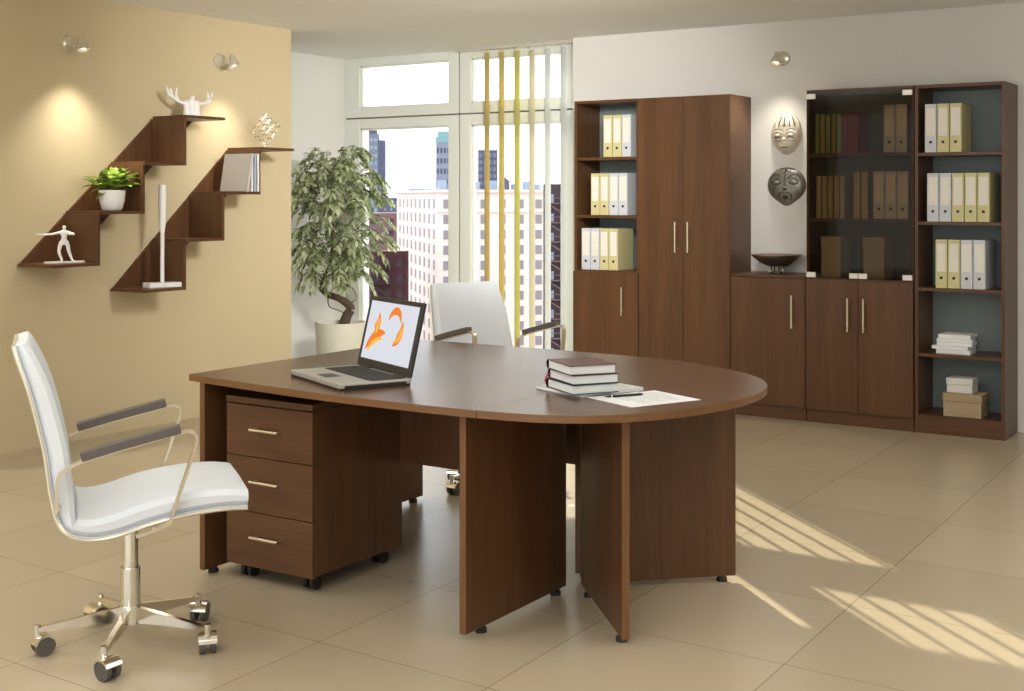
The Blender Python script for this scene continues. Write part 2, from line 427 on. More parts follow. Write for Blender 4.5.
# vertical blinds
bl = thing('vertical_blind', (-5.30, 8.28, 0), 0, 'vertical window blind with three yellow and three white slats', 'blind')
boxo('track', (-0.62, 0.47, -0.02, 0.02, H - 0.025, H), M['clip'], bl, 0.003)
for x, mk, lab in ((-5.652, 'slat_ochre', 'ochre slat'), (-5.514, 'slat_gold', 'golden slat'), (-5.372, 'slat_olive', 'yellow green slat'), (-5.236, 'slat_cream', 'cream slat'), (-5.095, 'slat_white', 'white slat'), (-4.955, 'slat_white', 'white slat')):
    bm = bmesh.new()
    n = 8; ths = 0.0012
    prof = [(-0.05 + 0.1 * i / n, 0.006 * (1 - ((i - n / 2) / (n / 2)) ** 2)) for i in range(n + 1)]
    outl = prof + [(a, b - ths) for a, b in prof[::-1]]
    prism(bm, outl, 0.06, H - 0.05)
    cyl(bm, (0, 0.004, H - 0.055), (0, 0.004, H - 0.02), 0.006)
    s = obj('slat', bm, M[mk], bl, smooth=True, loc=(x + 5.30, 0, 0), rot=(0, 0, R(148))); s['label'] = lab

# ---------------------------------------------------------------- desks
def foot(parent, x, y, n='foot'):
    bm = bmesh.new(); lathe(bm, [(0, 0), (0.02, 0), (0.02, 0.012), (0.013, 0.02), (0, 0.02)], n=16)
    return obj(n, bm, M['black'], parent, smooth=True, loc=(x, y, 0))
def vboard(name, parent, x0, x1, y0, y1, z0=0.02, z1=0.725, m='wood'):
    return boxo(name, (x0, x1, y0, y1, z0, z1), M[m], parent, 0.0015)
T0, T1 = 0.725, 0.75
front_edge = catmull([(-3.702, 3.412, 0), (-3.45, 3.375, 0), (-3.0, 3.325, 0), (-2.6, 3.315, 0), (-2.309, 3.322, 0)], 5)
def edged_top(name, outline, parent, ox, oy):
    bm = bmesh.new(); prism(bm, [(x - ox, y - oy) for x, y in outline], T0, T1, 0.0008)
    o = obj(name, bm, M['wood_top'], parent)
    o.data.materials.append(M['wood_edge_x'])
    for p in o.data.polygons:
        if abs(p.normal.z) < 0.5: p.material_index = 1
    return o
d1 = thing('desk', (-3.0, 3.75, 0), 0, 'walnut desk nearer the viewer, with laptop on top and drawer pedestal underneath', 'desk')
edged_top('desktop', [(p.x, p.y) for p in front_edge] + [(-2.309, 4.1098), (-3.702, 4.1098)], d1, -3.0, 3.75)
for xa in (-3.634, -2.398):
    lp = vboard('side_panel', d1, xa + 3.0, xa + 3.0 + 0.025, -0.345 if xa < -3 else -0.392, 0.30 if xa < -3 else 0.235)
    foot(d1, xa + 3.0125, -0.29); foot(d1, xa + 3.0125, 0.24 if xa < -3 else 0.18)
    vboard('edge_strip', lp, xa + 3.0, xa + 3.025, (-0.345 if xa < -3 else -0.392) - 0.0015, -0.345 if xa < -3 else -0.392, m='wood_edge')
vboard('modesty_panel', d1, -0.609, 0.602, 0.20, 0.222, 0.39)
d2 = thing('desk', (-3.0, 4.48, 0), 0, 'walnut desk on the far side, in front of the chair by the window', 'desk')
edged_top('desktop', [(-3.702, 4.1102), (-2.309, 4.1102), (-2.309, 4.80), (-2.6, 4.835), (-3.0, 4.85), (-3.702, 4.845)], d2, -3.0, 4.48)
for xa in (-3.68, -2.425):
    vboard('side_panel', d2, xa + 3.0, xa + 3.025, -0.345, 0.34)
    foot(d2, xa + 3.0125, -0.29); foot(d2, xa + 3.0125, 0.28)
vboard('modesty_panel', d2, -0.655, 0.575, -0.20, -0.178, 0.39)

ct = thing('conference_end_table', (-2.34, 4.05, 0), 0, 'rounded walnut end table joined to the desks, standing on V-shaped panel legs', 'table')
rp_ = catmull([(-2.308, 3.325, 0), (-2.11, 3.36, 0), (-1.94, 3.455, 0), (-1.82, 3.60, 0), (-1.745, 3.78, 0), (-1.70, 4.02, 0), (-1.722, 4.26, 0), (-1.82, 4.47, 0), (-1.985, 4.63, 0), (-2.16, 4.73, 0), (-2.307, 4.795, 0)], 6)
edged_top('tabletop', [(p.x, p.y) for p in rp_], ct, -2.34, 4.05)
for (tx, ty) in ((-1.925, 3.60), (-1.92, 4.445)):
    dx, dy = tx + 2.34, ty - 4.05; Ln = math.hypot(dx, dy); an = math.atan2(dy, dx)
    bm = bmesh.new(); bx(bm, 0.02, Ln - 0.002, -0.0125, 0.0125, 0.02, 0.7245, 0.0015)
    lg = obj('leg_panel', bm, M['wood'], ct, rot=(0, 0, an))
    bm = bmesh.new(); bx(bm, Ln - 0.002, Ln, -0.0125, 0.0125, 0.02, 0.7245)
    obj('edge_strip', bm, M['wood_edge'], lg)
    for q in (0.1, Ln - 0.05): foot(lg, q, 0)

# pedestal
pd = thing('drawer_pedestal', (-3.322, 3.445, 0), 0, 'walnut pedestal with three drawers on casters under the desk', 'pedestal')
PW = 0.214
b_ = boxo('carcass', (-PW, PW, 0.022, 0.52, 0.06, 0.655), M['wood'], pd, 0.0015)
boxo('top_panel', (-PW - .002, PW + .002, 0.0, 0.523, 0.657, 0.68), M['wood_x'], pd, 0.0015)
for z0, z1 in ((0.463, 0.652), (0.259, 0.460), (0.055, 0.256)):
    dr = boxo('drawer', (-PW, PW, 0.001, 0.020, z0, z1), M['wood_x'], pd, 0.0015)
    bm = bmesh.new(); zc = z1 - 0.085
    cyl(bm, (-0.07, -0.026, zc), (0.07, -0.026, zc), 0.0055, n=12)
    for q in (-0.06, 0.06): cyl(bm, (q, -0.026, zc), (q, 0.002, zc), 0.0045, n=10)
    obj('handle', bm, M['satin'], dr, smooth=True)
for cx_, cy_ in ((-0.15, 0.06), (0.16, 0.06), (-0.15, 0.46), (0.15, 0.46)):
    bm = bmesh.new()
    for q in (-0.016, 0.016): cyl(bm, (cx_ + q - .009, cy_, 0.024), (cx_ + q + .009, cy_, 0.024), 0.024, n=20)
    cyl(bm, (cx_, cy_, 0.024), (cx_, cy_ + 0.01, 0.06), 0.012); cyl(bm, (cx_ - .03, cy_, .024), (cx_ + .03, cy_, .024), .006)
    bx(bm, cx_ - .02, cx_ + .02, cy_ - .015, cy_ + .025, .052, .060)
    obj('caster', bm, M['black'], pd, smooth=True)

# ---------------------------------------------------------------- cabinets on the back wall
YF, YB = 7.85, 8.19
def knob(parent, x, z0, z1, m='satin'):
    bm = bmesh.new()
    cyl(bm, (x, -0.032, z0), (x, -0.032, z1), 0.0065, n=12)
    for z in (z0 + 0.02, z1 - 0.02): cyl(bm, (x, -0.032, z), (x, 0.0, z), 0.005, n=10)
    return obj('handle', bm, M[m], parent, smooth=True)
def cabinet(name, x0, x1, h, label, cat, shelves=(), floor_z=0.09, top_over=0.0, back=True, carc_top=None):
    c = thing(name, ((x0 + x1) / 2, YF, 0), 0, label, cat)
    w = (x1 - x0) / 2; D = YB - YF - 0.002; t = 0.02
    w -= 0.0015
    boxo('side_panel', (-w, -w + t, 0, D, 0, h - t), M['wood'], c, 0.001)
    boxo('side_panel', (w - t, w, 0, D, 0, h - t), M['wood'], c, 0.001)
    boxo('top_panel', (-w, w, 0, D, h - t, h), M['wood_x'], c, 0.001)
    boxo('bottom_panel', (-w + t, w - t, 0.001, D - .008, floor_z, floor_z + t), M['wood_x'], c, 0.001)
    boxo('plinth', (-w + t, w - t, 0.002, 0.02, 0, floor_z), M['wood_x'], c, 0.001)
    boxo('back_panel', (-w + t, w - t, D - 0.008, D, 0.0, h - t), M['wood_in'], c, 0)
    for z in shelves:
        boxo('shelf', (-w + t, w - t, 0.003, D - 0.008, z - t, z), M['wood_x'], c, 0.001)
    return c, w, D
def door(c, x0, x1, z0, z1, hx, hz0, hz1):
    d = boxo('door', (x0, x1, -0.019, -0.001, z0, z1), M['wood'], c, 0.0012)
    d.location = (0, 0, 0)
    bm = bmesh.new()
    cyl(bm, (hx, -0.05, hz0), (hx, -0.05, hz1), 0.0065, n=12)
    for z in (hz0 + 0.025, hz1 - 0.025): cyl(bm, (hx, -0.05, z), (hx, -0.018, z), 0.005, n=10)
    obj('handle', bm, M['satin'], d, smooth=True)
    return d
HT = 2.104
# left bookcase
c1, w1, D1 = cabinet('bookcase', -4.61, -4.092, HT, 'tall walnut bookcase at the window end, open shelves above one door', 'bookcase', (0.915, 1.30, 1.705))
door(c1, -w1, w1, 0.085, 0.905, 0.145, 0.61, 0.805)
c2, w2, D2 = cabinet('wardrobe', -4.089, -3.415, HT, 'tall closed walnut wardrobe with two full height doors', 'wardrobe', (1.75,))
door(c2, -w2, -0.0015, 0.085, HT - 0.003, -0.048, 1.055, 1.26)
door(c2, 0.0015, w2, 0.085, HT - 0.003, 0.045, 1.055, 1.26)
c3, w3, D3 = cabinet('low_cabinet', -3.412, -2.903, 0.925, 'low walnut cabinet with one door and metal bowl on top', 'cabinet', (0.5,))
door(c3, -w3, w3, 0.085, 0.903, 0.175, 0.59, 0.80)
c4, w4, D4 = cabinet('display_cabinet', -2.900, -2.222, HT, 'walnut display cabinet with smoked glass doors above two wooden doors', 'cabinet', (0.915, 1.29, 1.70))
door(c4, -w4, -0.0015, 0.085, 0.905, -0.058, 0.588, 0.797)
door(c4, 0.0015, w4, 0.085, 0.905, 0.042, 0.588, 0.797)
for s, a, b2 in ((-1, -w4 + .004, -0.0015), (1, 0.0015, w4 - .004)):
    gd = boxo('glass_door', (a, b2, -0.012, -0.006, 0.918, 2.088), M['smoke'], c4, 0)
    xe = a if s < 0 else b2
    for z in (0.935, 2.062):
        boxo('hinge_clip', (xe - (0 if s < 0 else .06), xe + (.06 if s < 0 else 0), -0.02, -0.001, z - 0.017, z + 0.017), M['clip'], gd, 0.003)
    xi = b2 if s < 0 else a
    boxo('hinge_clip', (xi - (.055 if s < 0 else 0), xi + (0 if s < 0 else .055), -0.02, -0.005, 0.918, 0.952), M['clip'], gd, 0.003)
c5, w5, D5 = cabinet('bookcase', -2.219, -1.692, HT, 'tall open walnut bookcase at the right end of the row', 'bookcase', (0.481, 0.878, 1.277, 1.694))

# binders
def binder(col):
    t = thing('ring_binder', (0, 0, 0), 0, 'ring binder', 'binder')
    bm = bmesh.new(); w = 0.0345
    bx(bm, -w, w, 0, 0.235, 0, 0.292, 0.003)
    obj('cover', bm, M[col], t)
    bm = bmesh.new(); bx(bm, -w + .009, w - .009, -0.0012, 0, 0.10, 0.268); obj('spine_label', bm, M['label'], t)
    bm = bmesh.new()
    lathe(bm, [(0.009, 0), (0.009, 0.002), (0.0, 0.002)], n=20)
    obj('finger_ring', bm, M['black'], t, rot=(R(90), 0, 0), loc=(0, 0.0005, 0.062))
    return t
proto = {'c': binder('b_cream'), 'w': binder('b_white')}
used = set()
CN = {'c': 'cream', 'w': 'pale grey'}
ORD = ['leftmost', 'second from left', 'third from left', 'fourth from left', 'fifth from left']
def row(x_first, z, cols, where, group, pitch=0.0735, y=YF + 0.008):
    n = len(cols)
    for i, c in enumerate(cols):
        if c in used: o = copy_tree(proto[c])
        else: o = proto[c]; used.add(c)
        o.location = (x_first + i * pitch, y, z + 0.0005)
        pos = ORD[i] if i < n - 1 else 'rightmost'
        o['label'] = f'{CN[c]} ring binder, {pos} on {where}'
        o['group'] = group
    return
row(-4.345, 1.705, 'ccw', 'the top shelf beside the window', 'binders in the window end bookcase')
row(-4.445, 1.300, 'ccww', 'the middle open shelf beside the window', 'binders in the window end bookcase')
row(-4.52, 0.915, 'wwcc', 'the lowest open shelf beside the window', 'binders in the window end bookcase')
row(-2.125, 1.694, 'wcc', 'top shelf of the far right bookcase', 'binders in the right end bookcase')
row(-2.112, 1.277, 'wwccc', 'second shelf of the far right bookcase', 'binders in the right end bookcase')
row(-2.062, 0.878, 'ccww', 'third shelf of the far right bookcase', 'binders in the right end bookcase')
row(-2.375, 1.70, 'ww', 'top shelf behind smoked glass', 'binders behind the smoked glass')
row(-2.44, 1.29, 'www', 'middle shelf behind smoked glass', 'binders behind the smoked glass')

# books behind the smoked glass
def book(name, w, d, h, cover, label, group, loc, rot=(0, 0, 0), cat='book'):
    t = thing(name, loc, 0, label, cat, group); t.rotation_euler = rot
    bm = bmesh.new(); c = 0.0025
    bx(bm, -w / 2, -w / 2 + c, 0, d, 0, h); bx(bm, w / 2 - c, w / 2, 0, d, 0, h); bx(bm, -w / 2, w / 2, 0, c, 0, h)
    obj('cover', bm, M[cover], t)
    bm = bmesh.new(); bx(bm, -w / 2 + c, w / 2 - c, c, d - .004, .004, h - .004); obj('pages', bm, M['page'], t)
    return t
M['bk_green'] = mat('green_book_cloth', (150, 176, 110), 0.6)
M['bk_olive'] = mat('olive_book_cloth', (176, 170, 112), 0.6)
M['bk_red'] = mat('red_book_cloth', (150, 50, 44), 0.6)
M['bk_tan'] = mat('tan_book_cloth', (196, 180, 140), 0.6)
M['bk_white'] = mat('white_book_cover', (224, 222, 216), 0.5)
M['bk_blue'] = mat('pale_blue_book_cover', (170, 182, 206), 0.5)
for i, (c, w) in enumerate((('bk_green', .026), ('bk_olive', .03), ('bk_green', .03), ('bk_olive', .028), ('bk_green', .03), ('bk_red', .034), ('bk_red', .034), ('bk_red', .04))):
    book('hardback_book', w, 0.2, 0.255 - (i % 3) * .006, c, f'{dict(bk_green="green", bk_olive="olive", bk_red="red")[c]} hardback, {["leftmost", "second from left", "third from left", "fourth from left", "fifth from left", "third from right", "second from right", "rightmost"][i]} behind smoked glass, top shelf', 'books on the top glass cabinet shelf', (-2.85 + i * 0.0355, YF + 0.06, 1.7005))
for i in range(7):
    if i < 5: x, w = -2.84 + i * .038, .032
    else: x, w = -2.84 + .245 + (i - 5) * .05, .044
    book('hardback_book', w, 0.2, 0.27 if i < 5 else .29, 'bk_tan', f'tan hardback, {(ORD + ["sixth from left", "rightmost"])[i]} on the middle shelf behind smoked glass', 'books on the middle glass cabinet shelf', (x, YF + 0.06, 1.2905))
def filebox(name, x, y, z, w, d, h, lid, m, label, cat, group=None, rz=0):
    t = thing(name, (x, y, z), rz, label, cat, group)
    boxo('box_body', (-w / 2, w / 2, -d / 2, d / 2, 0, h - 0.002), M[m], t, 0.002)
    boxo('lid', (-w / 2 - .004, w / 2 + .004, -d / 2 - .004, d / 2 + .004, h - lid, h), M[m], t, 0.003)
    return t
filebox('storage_box', -2.765, 8.02, 0.9155, 0.125, 0.2, 0.26, .05, 'grey_box', 'grey storage box behind the left smoked glass door', 'box', 'storage boxes behind the smoked glass')
filebox('storage_box', -2.49, 8.02, 0.9155, 0.13, 0.2, 0.26, .05, 'grey_box', 'grey storage box behind the right smoked glass door', 'box', 'storage boxes behind the smoked glass')

# bottom of the right bookcase
filebox('storage_box', -1.945, 7.96, 0.1105, 0.22, 0.17, 0.14, .05, 'tan_box', 'tan cardboard box at the bottom of the right end bookcase', 'box')
filebox('storage_box', -1.965, 7.965, 0.2515, 0.148, 0.14, 0.088, .04, 'white_box', 'small white box on top of the tan cardboard box', 'box')
def stack(name, x, y, z, rz, w, d, h, label):
    o = boxo(name, (-w / 2, w / 2, -d / 2, d / 2, 0, h), M['paper'], None, 0.002)
    o.location = (x, y, z); o.rotation_euler = (0, 0, rz); tag(o, label, 'papers', 'paper bundles on the fourth shelf')
zz = 0.4815
for i, (dx, rz, w, h, lab) in enumerate(((-.005, .02, .20, .026, 'white paper bundle, lowest of the pile on the bookcase shelf'), (-.02, -.05, .215, .022, 'white paper bundle, second from bottom of the shelf pile'), (0.0, .06, .205, .024, 'white paper bundle, third from bottom of the shelf pile'), (-.005, .1, .205, .02, 'white paper bundle, fourth from bottom of the shelf pile'), (.004, -.02, .19, .026, 'white paper bundle, topmost of the shelf pile'))):
    stack('paper_bundle', -2.0 + dx, 7.98, zz, rz, w, .16, h - .001, lab); zz += h

# bowl
bw = thing('footed_bowl', (-3.165, 8.02, 0.9255), 0, 'dark bronze shallow bowl on small feet on the low cabinet', 'bowl')
bm = bmesh.new(); lathe(bm, [(0, 0.036), (0.06, 0.038), (0.11, 0.055), (0.145, 0.078), (0.165, 0.092), (0.168, 0.098), (0.16, 0.096), (0.14, 0.084), (0.105, 0.062), (0.055, 0.046), (0, 0.044)], n=48)
obj('bowl_body', bm, M['bronze'], bw, smooth=True)
bw.scale = (1, 1, 1.25)
bm = bmesh.new()
for k in range(8):
    a = k * PI / 4
    tube(bm, [(0.045 * math.cos(a), 0.045 * math.sin(a), 0.04), (0.035 * math.cos(a), 0.035 * math.sin(a), 0.025), (0.042 * math.cos(a), 0.042 * math.sin(a), 0.012), (0.05 * math.cos(a), 0.05 * math.sin(a), 0.002)], 0.0045, 6)
tube(bm, [(0.047 * math.cos(a * PI / 12), 0.047 * math.sin(a * PI / 12), 0.005) for a in range(24)], 0.004, 6, closed=True)
obj('foot_stand', bm, M['bronze'], bw, smooth=True)

# masks
M['mask_l'] = mat('pale_metal_mask', (216, 208, 188), 0.45, 0.3, noise=0.25, nscale=30, bump=0.3, bscale=70)
M['mask_d'] = mat('dark_pewter_mask', (132, 130, 120), 0.4, 0.6, noise=0.3, nscale=30, bump=0.3, bscale=70)
M['mask_line'] = mat('mask_dark_inlay', (40, 36, 32), 0.6)
def mask_base(outline, depth, m, parent, name):
    """domed face: rings shrinking toward the centre"""
    bm = bmesh.new(); rings = []; N = len(outline)
    for k in range(9):
        s = 1 - k / 8; hgt = depth * (1 - s ** 2.6) ** 0.6 if k else 0
        rings.append([bm.verts.new((x * s, -hgt, z * s)) for x, z in outline] if k < 8 else [bm.verts.new((0, -depth, 0))])
    for a, b in zip(rings, rings[1:]):
        for i in range(N):
            j = (i + 1) % N
            if len(b) == 1: bm.faces.new((a[i], a[j], b[0]))
            else: bm.faces.new((a[i], a[j], b[j], b[i]))
    bm.faces.new(rings[0])
    return obj(name, bm, m, parent, smooth=True)
def mask_y(x, z, rx, rz, depth):
    s = min(1, math.hypot(x / rx, z / rz)); return -depth * (1 - s ** 2.6) ** 0.6
# upper mask: egg shaped, striped headdress
def oval(rx, rt, rb, n=40, pw=2.0):
    return [(rx * math.cos(a), (rt if math.sin(a) > 0 else rb) * math.sin(a) if True else 0) for a in [2 * PI * i / n for i in range(n)]]
mk = thing('wall_mask', (-3.162, 8.188, 1.845), 0, 'oval pale metal mask with striped headdress, upper of two on the wall', 'mask', 'metal masks on the wall')
o1 = []
for i in range(40):
    a = 2 * PI * i / 40; c, s = math.cos(a), math.sin(a)
    x = 0.11 * c * (1 - 0.18 * max(0, -s)); z = 0.137 * s
    o1.append((x, z))
mask_base(o1, 0.05, M['mask_l'], mk, 'face')
Y = lambda x, z: mask_y(x, z, 0.105, 0.137, 0.05)
def strip(bm, pts, r, yf, dy=-0.002, n=6):
    P = catmull([(x, yf(x, z) + dy, z) for x, z in pts], 4); tube(bm, P, r, n)
bm = bmesh.new()
for q in (-0.075, -0.05, -0.018, 0.018, 0.05, 0.075):
    strip(bm, [(q * 1.25, 0.045), (q * 1.1, 0.08), (q * 0.75, 0.118)], 0.0055, Y)
obj('headdress_ribs', bm, M['mask_l'], mk, smooth=True)
bm = bmesh.new()
for q in (-0.085, -0.062, -0.034, 0.0, 0.034, 0.062, 0.085):
    strip(bm, [(q * 1.15, 0.05), (q, 0.08), (q * 0.72, 0.115)], 0.0042, Y, -0.001)
for s in (-1, 1):
    strip(bm, [(s * 0.018, -0.022), (s * 0.045, -0.018), (s * 0.07, -0.026)], 0.0035, Y)
    strip(bm, [(s * 0.012, 0.02), (s * 0.045, 0.036), (s * 0.088, 0.018)], 0.002, Y)
    strip(bm, [(s * 0.02, -0.042), (s * 0.045, -0.048), (s * 0.07, -0.04)], 0.0015, Y)
strip(bm, [(-0.028, -0.085), (0, -0.088), (0.028, -0.085)], 0.0022, Y)
strip(bm, [(-0.09, 0.048), (0, 0.058), (0.09, 0.048)], 0.0022, Y)
obj('inlay_lines', bm, M['mask_line'], mk, smooth=True)
bm = bmesh.new()
strip(bm, [(0, 0.04), (0, 0.01), (0, -0.02)], 0.006, Y, -0.003); sph(bm, (0, Y(0, -.03) - .004, -0.034), 0.011, 8, (1.2, .8, .8))
for s in (-1, 1):
    strip(bm, [(s * 0.012, 0.008), (s * 0.045, 0.02), (s * 0.085, 0.002)], 0.006, Y); sph(bm, (s * .045, Y(.045, -.008), -0.006), 0.02, 8, (1.1, .5, .55))
strip(bm, [(-0.03, -0.079), (0, -0.076), (0.03, -0.079)], 0.004, Y); strip(bm, [(-0.025, -0.094), (0, -0.097), (0.025, -0.094)], 0.0045, Y)
obj('facial_relief', bm, M['mask_l'], mk, smooth=True)
# lower mask: round with pointed chin and open mouth
mk = thing('wall_mask', (-3.162, 8.188, 1.507), 0, 'round dark pewter mask with open mouth, lower of two on the wall', 'mask', 'metal masks on the wall')
o2 = []
for i in range(48):
    a = 2 * PI * i / 48; c, s = math.cos(a), math.sin(a)
    z = 0.118 * s - (0.022 * max(0, -s) ** 14); o2.append((0.136 * c, z))
mask_base(o2, 0.035, M['mask_d'], mk, 'face')
Y = lambda x, z: mask_y(x, z, 0.136, 0.12, 0.035)
bm = bmesh.new()
for s in (-1, 1):
    strip(bm, [(s * 0.03, 0.012), (s * 0.06, 0.004), (s * 0.09, 0.012)], 0.0032, Y)
    strip(bm, [(s * 0.028, 0.02), (s * 0.058, 0.042), (s * 0.095, 0.018)], 0.0022, Y)
    strip(bm, [(s * 0.02, 0.05), (s * 0.07, 0.075), (s * 0.11, 0.04)], 0.002, Y)
    strip(bm, [(s * 0.012, -0.045), (s * 0.04, -0.06), (s * 0.04, -0.09), (s * 0.015, -0.105)], 0.003, Y)
    strip(bm, [(s * 0.06, -0.01), (s * 0.085, -0.035), (s * 0.08, -0.07)], 0.0018, Y)
strip(bm, [(0, 0.105), (0, 0.07), (0, 0.035)], 0.002, Y)
sph(bm, (0, Y(0, -.075) - .001, -0.078), 0.02, 8, (1, .35, 1)); sph(bm, (0, Y(0, -.033), -0.03), 0.011, 8, (1.3, .9, .5))
obj('inlay_lines', bm, M['mask_line'], mk, smooth=True)
bm = bmesh.new()
strip(bm, [(0, 0.045), (0, 0.01), (0, -0.018)], 0.006, Y, -0.003); sph(bm, (0, Y(0, -.02) - .005, -0.02), 0.011, 8, (1.2, .9, .8))
for s in (-1, 1):
    sph(bm, (s * .06, Y(.06, .01), 0.016), 0.026, 8, (1.1, .35, .5)); strip(bm, [(s * 0.012, 0.04), (s * 0.055, 0.055), (s * 0.1, 0.03)], 0.004, Y)
    strip(bm, [(0, -0.052), (s * 0.028, -0.06), (s * 0.03, -0.085), (0, -0.102)], 0.005, Y)
for q in (-.01, 0, .01): bx(bm, q - .004, q + .004, Y(q, -.07) - .012, Y(q, -.07), -0.07, -0.06)
obj('facial_relief', bm, M['mask_d'], mk, smooth=True)

# wall spotlights
def spot(loc, rz, label, power, tilt=-17, blend=1.0, size=112, head_off=(0, 0, 0)):
    """local: wall plane is y=0, room toward -y"""
    t = thing('wall_spotlight', loc, rz, label, 'lamp', 'chrome wall spotlights')
    bm = bmesh.new(); lathe(bm, [(0, 0.026), (0.022, 0.026), (0.042, 0.018), (0.048, 0.006), (0.048, 0)], n=32)
    obj('wall_plate', bm, M['lampglass'], t, smooth=True, rot=(R(90), 0, 0))
    bm = bmesh.new(); tube(bm, [(0, -0.02, 0), (0, -0.06, -0.004), (0, -0.105, 0.0)], 0.006, 8); sph(bm, (0, -0.108, 0.0), 0.011, 8)
    obj('arm', bm, M['chrome'], t, smooth=True)
    bm = bmesh.new(); lathe(bm, [(0.036, -0.05), (0.038, -0.047), (0.033, -0.02), (0.02, 0.0), (0.016, 0.028), (0.012, 0.034), (0, 0.035), (0, 0.03), (0.012, 0.026), (0.016, 0.0), (0.03, -0.02), (0.034, -0.048), (0.036, -0.05)], n=28)
    hd = obj('lamp_head', bm, M['lampglass'], t, smooth=True, loc=(0, -0.125, 0.0), rot=(R(tilt), 0, 0))
    bm = bmesh.new(); sph(bm, (0, 0, -0.026), 0.017, 10)
    obj('bulb', bm, M['bulb'], hd, smooth=True)
    d = bpy.data.lights.new('spotlight_beam', 'SPOT'); d.energy = power; d.color = (1.0, 0.93, 0.8); d.spot_size = R(size); d.spot_blend = blend; d.shadow_soft_size = 0.03
    lo = bpy.data.objects.new('spotlight_beam', d); COL.objects.link(lo); lo.parent = t; lo.location = (0, -0.15, -0.055); lo.rotation_euler = (R(tilt), 0, 0)
    return t
spot((-6.249, 4.83, 2.318), R(90), 'chrome wall spotlight on the beige wall, above the left stepped shelf', 62)
spot((-6.249, 6.02, 2.325), R(90), 'chrome wall spotlight on the beige wall, above the right stepped shelf', 42)
spot((-3.185, 8.189, 2.355), 0, 'chrome wall spotlight on the white wall above the two masks', 30)

# ---------------------------------------------------------------- stepped wall shelves
def stepped(y0, z0, dy, dz, label, DP=0.315):
    t = thing('stepped_wall_shelf', (-6.25, y0, z0), 0, label, 'shelf', 'stepped walnut wall shelves')
    th = 0.018; pts = [(i * dy, i * dz) for i in range(4)]
    bm = bmesh.new()   # diagonal back plate: parallelogram band
    yz_prism(bm, [(0.0, -th / 2), (dy, -th / 2), (4 * dy, 3 * dz - th / 2), (3 * dy, 3 * dz - th / 2)], 0.001, 0.014)
    obj('back_plate', bm, M['wood'], t)
    for i in range(4):
        boxo('shelf_board', (0.0145, DP, i * dy, (i + 1) * dy, i * dz - th / 2, i * dz + th / 2), M['wood_y'], t, 0.001)
    for i in range(3):
        boxo('riser_board', (0.0145, DP, (i + 1) * dy - th, (i + 1) * dy, i * dz + th / 2, (i + 1) * dz - th / 2), M['wood'], t, 0.001)
    return t
stepped(4.485, 1.045, 0.322, 0.291, 'stepped walnut wall shelf on the left, holding the statuette, potted plant and antlers')
stepped(5.13, 0.870, 0.318, 0.291, 'stepped walnut wall shelf on the right, holding the tall white lamp and the books')

# statuette: figure drawing a bow
st = thing('figure_statuette', (-6.06, 4.66, 1.0545), R(72), 'white statuette of a person with one arm stretched out, on lowest left shelf', 'statuette')
bm = bmesh.new(); prism(bm, [(p.x, p.y) for p in catmull([(-.095, -.03, 0), (.09, -.035, 0), (.1, .03, 0), (-.085, .035, 0)], 3, True)], 0, 0.009, 0.002)
obj('base', bm, M['white_cer'], st)
def skin_fig(name, verts, edges, radii, m, parent, loc=(0, 0, 0), rot=(0, 0, 0), root=0, sub=2):
    me = bpy.data.meshes.new(name); me.from_pydata(verts, edges, []); me.materials.append(m)
    o = bpy.data.objects.new(name, me); COL.objects.link(o); o.parent = parent; o.location = loc; o.rotation_euler = rot
    md = o.modifiers.new('skin', 'SKIN'); md.use_smooth_shade = True
    for i, r in enumerate(radii):
        v = me.skin_vertices[0].data[i]; v.radius = (r, r) if not isinstance(r, tuple) else r; v.use_root = (i == root)
    sb = o.modifiers.new('sub', 'SUBSURF'); sb.levels = sub; sb.render_levels = sub
    return o
k = 0.205   # statuette height
V = [(0, 0, .52), (0, 0, .60), (0.0, 0, .70), (0.0, 0, .80), (0.0, 0, .86), (0, 0, .93), (0, 0, .985),
     (-.10, 0, .50), (-.155, -.02, .27), (-.06, 0.0, .03), (-.10, -.05, .015),
     (.09, 0, .50), (.13, 0, .27), (.22, 0, .03), (.25, -.06, .015),
     (-.13, 0, .795), (-.33, -.02, .75), (-.53, -.03, .745), (-.60, -.03, .75), (-.80, -.03, .76),
     (.13, 0, .79), (.27, -.05, .74), (.13, -.12, .745), (0.06, -.13, .75)]
E_ = [(0, 1), (1, 2), (2, 3), (3, 4), (4, 5), (5, 6), (0, 7), (7, 8), (8, 9), (9, 10), (0, 11), (11, 12), (12, 13), (13, 14),
      (3, 15), (15, 16), (16, 17), (17, 18), (18, 19), (3, 20), (20, 21), (21, 22), (22, 23)]
rad = [.085, .07, .09, .085, .035, .058, .045, .07, .05, .032, .024, .07, .05, .032, .024, .042, .034, .026, .02, .008, .042, .034, .026, .024]
skin_fig('figure', [(x * k, y * k, z * k) for x, y, z in V], E_, [r * k for r in rad], M['white_cer'], st, loc=(0, 0, 0.009))

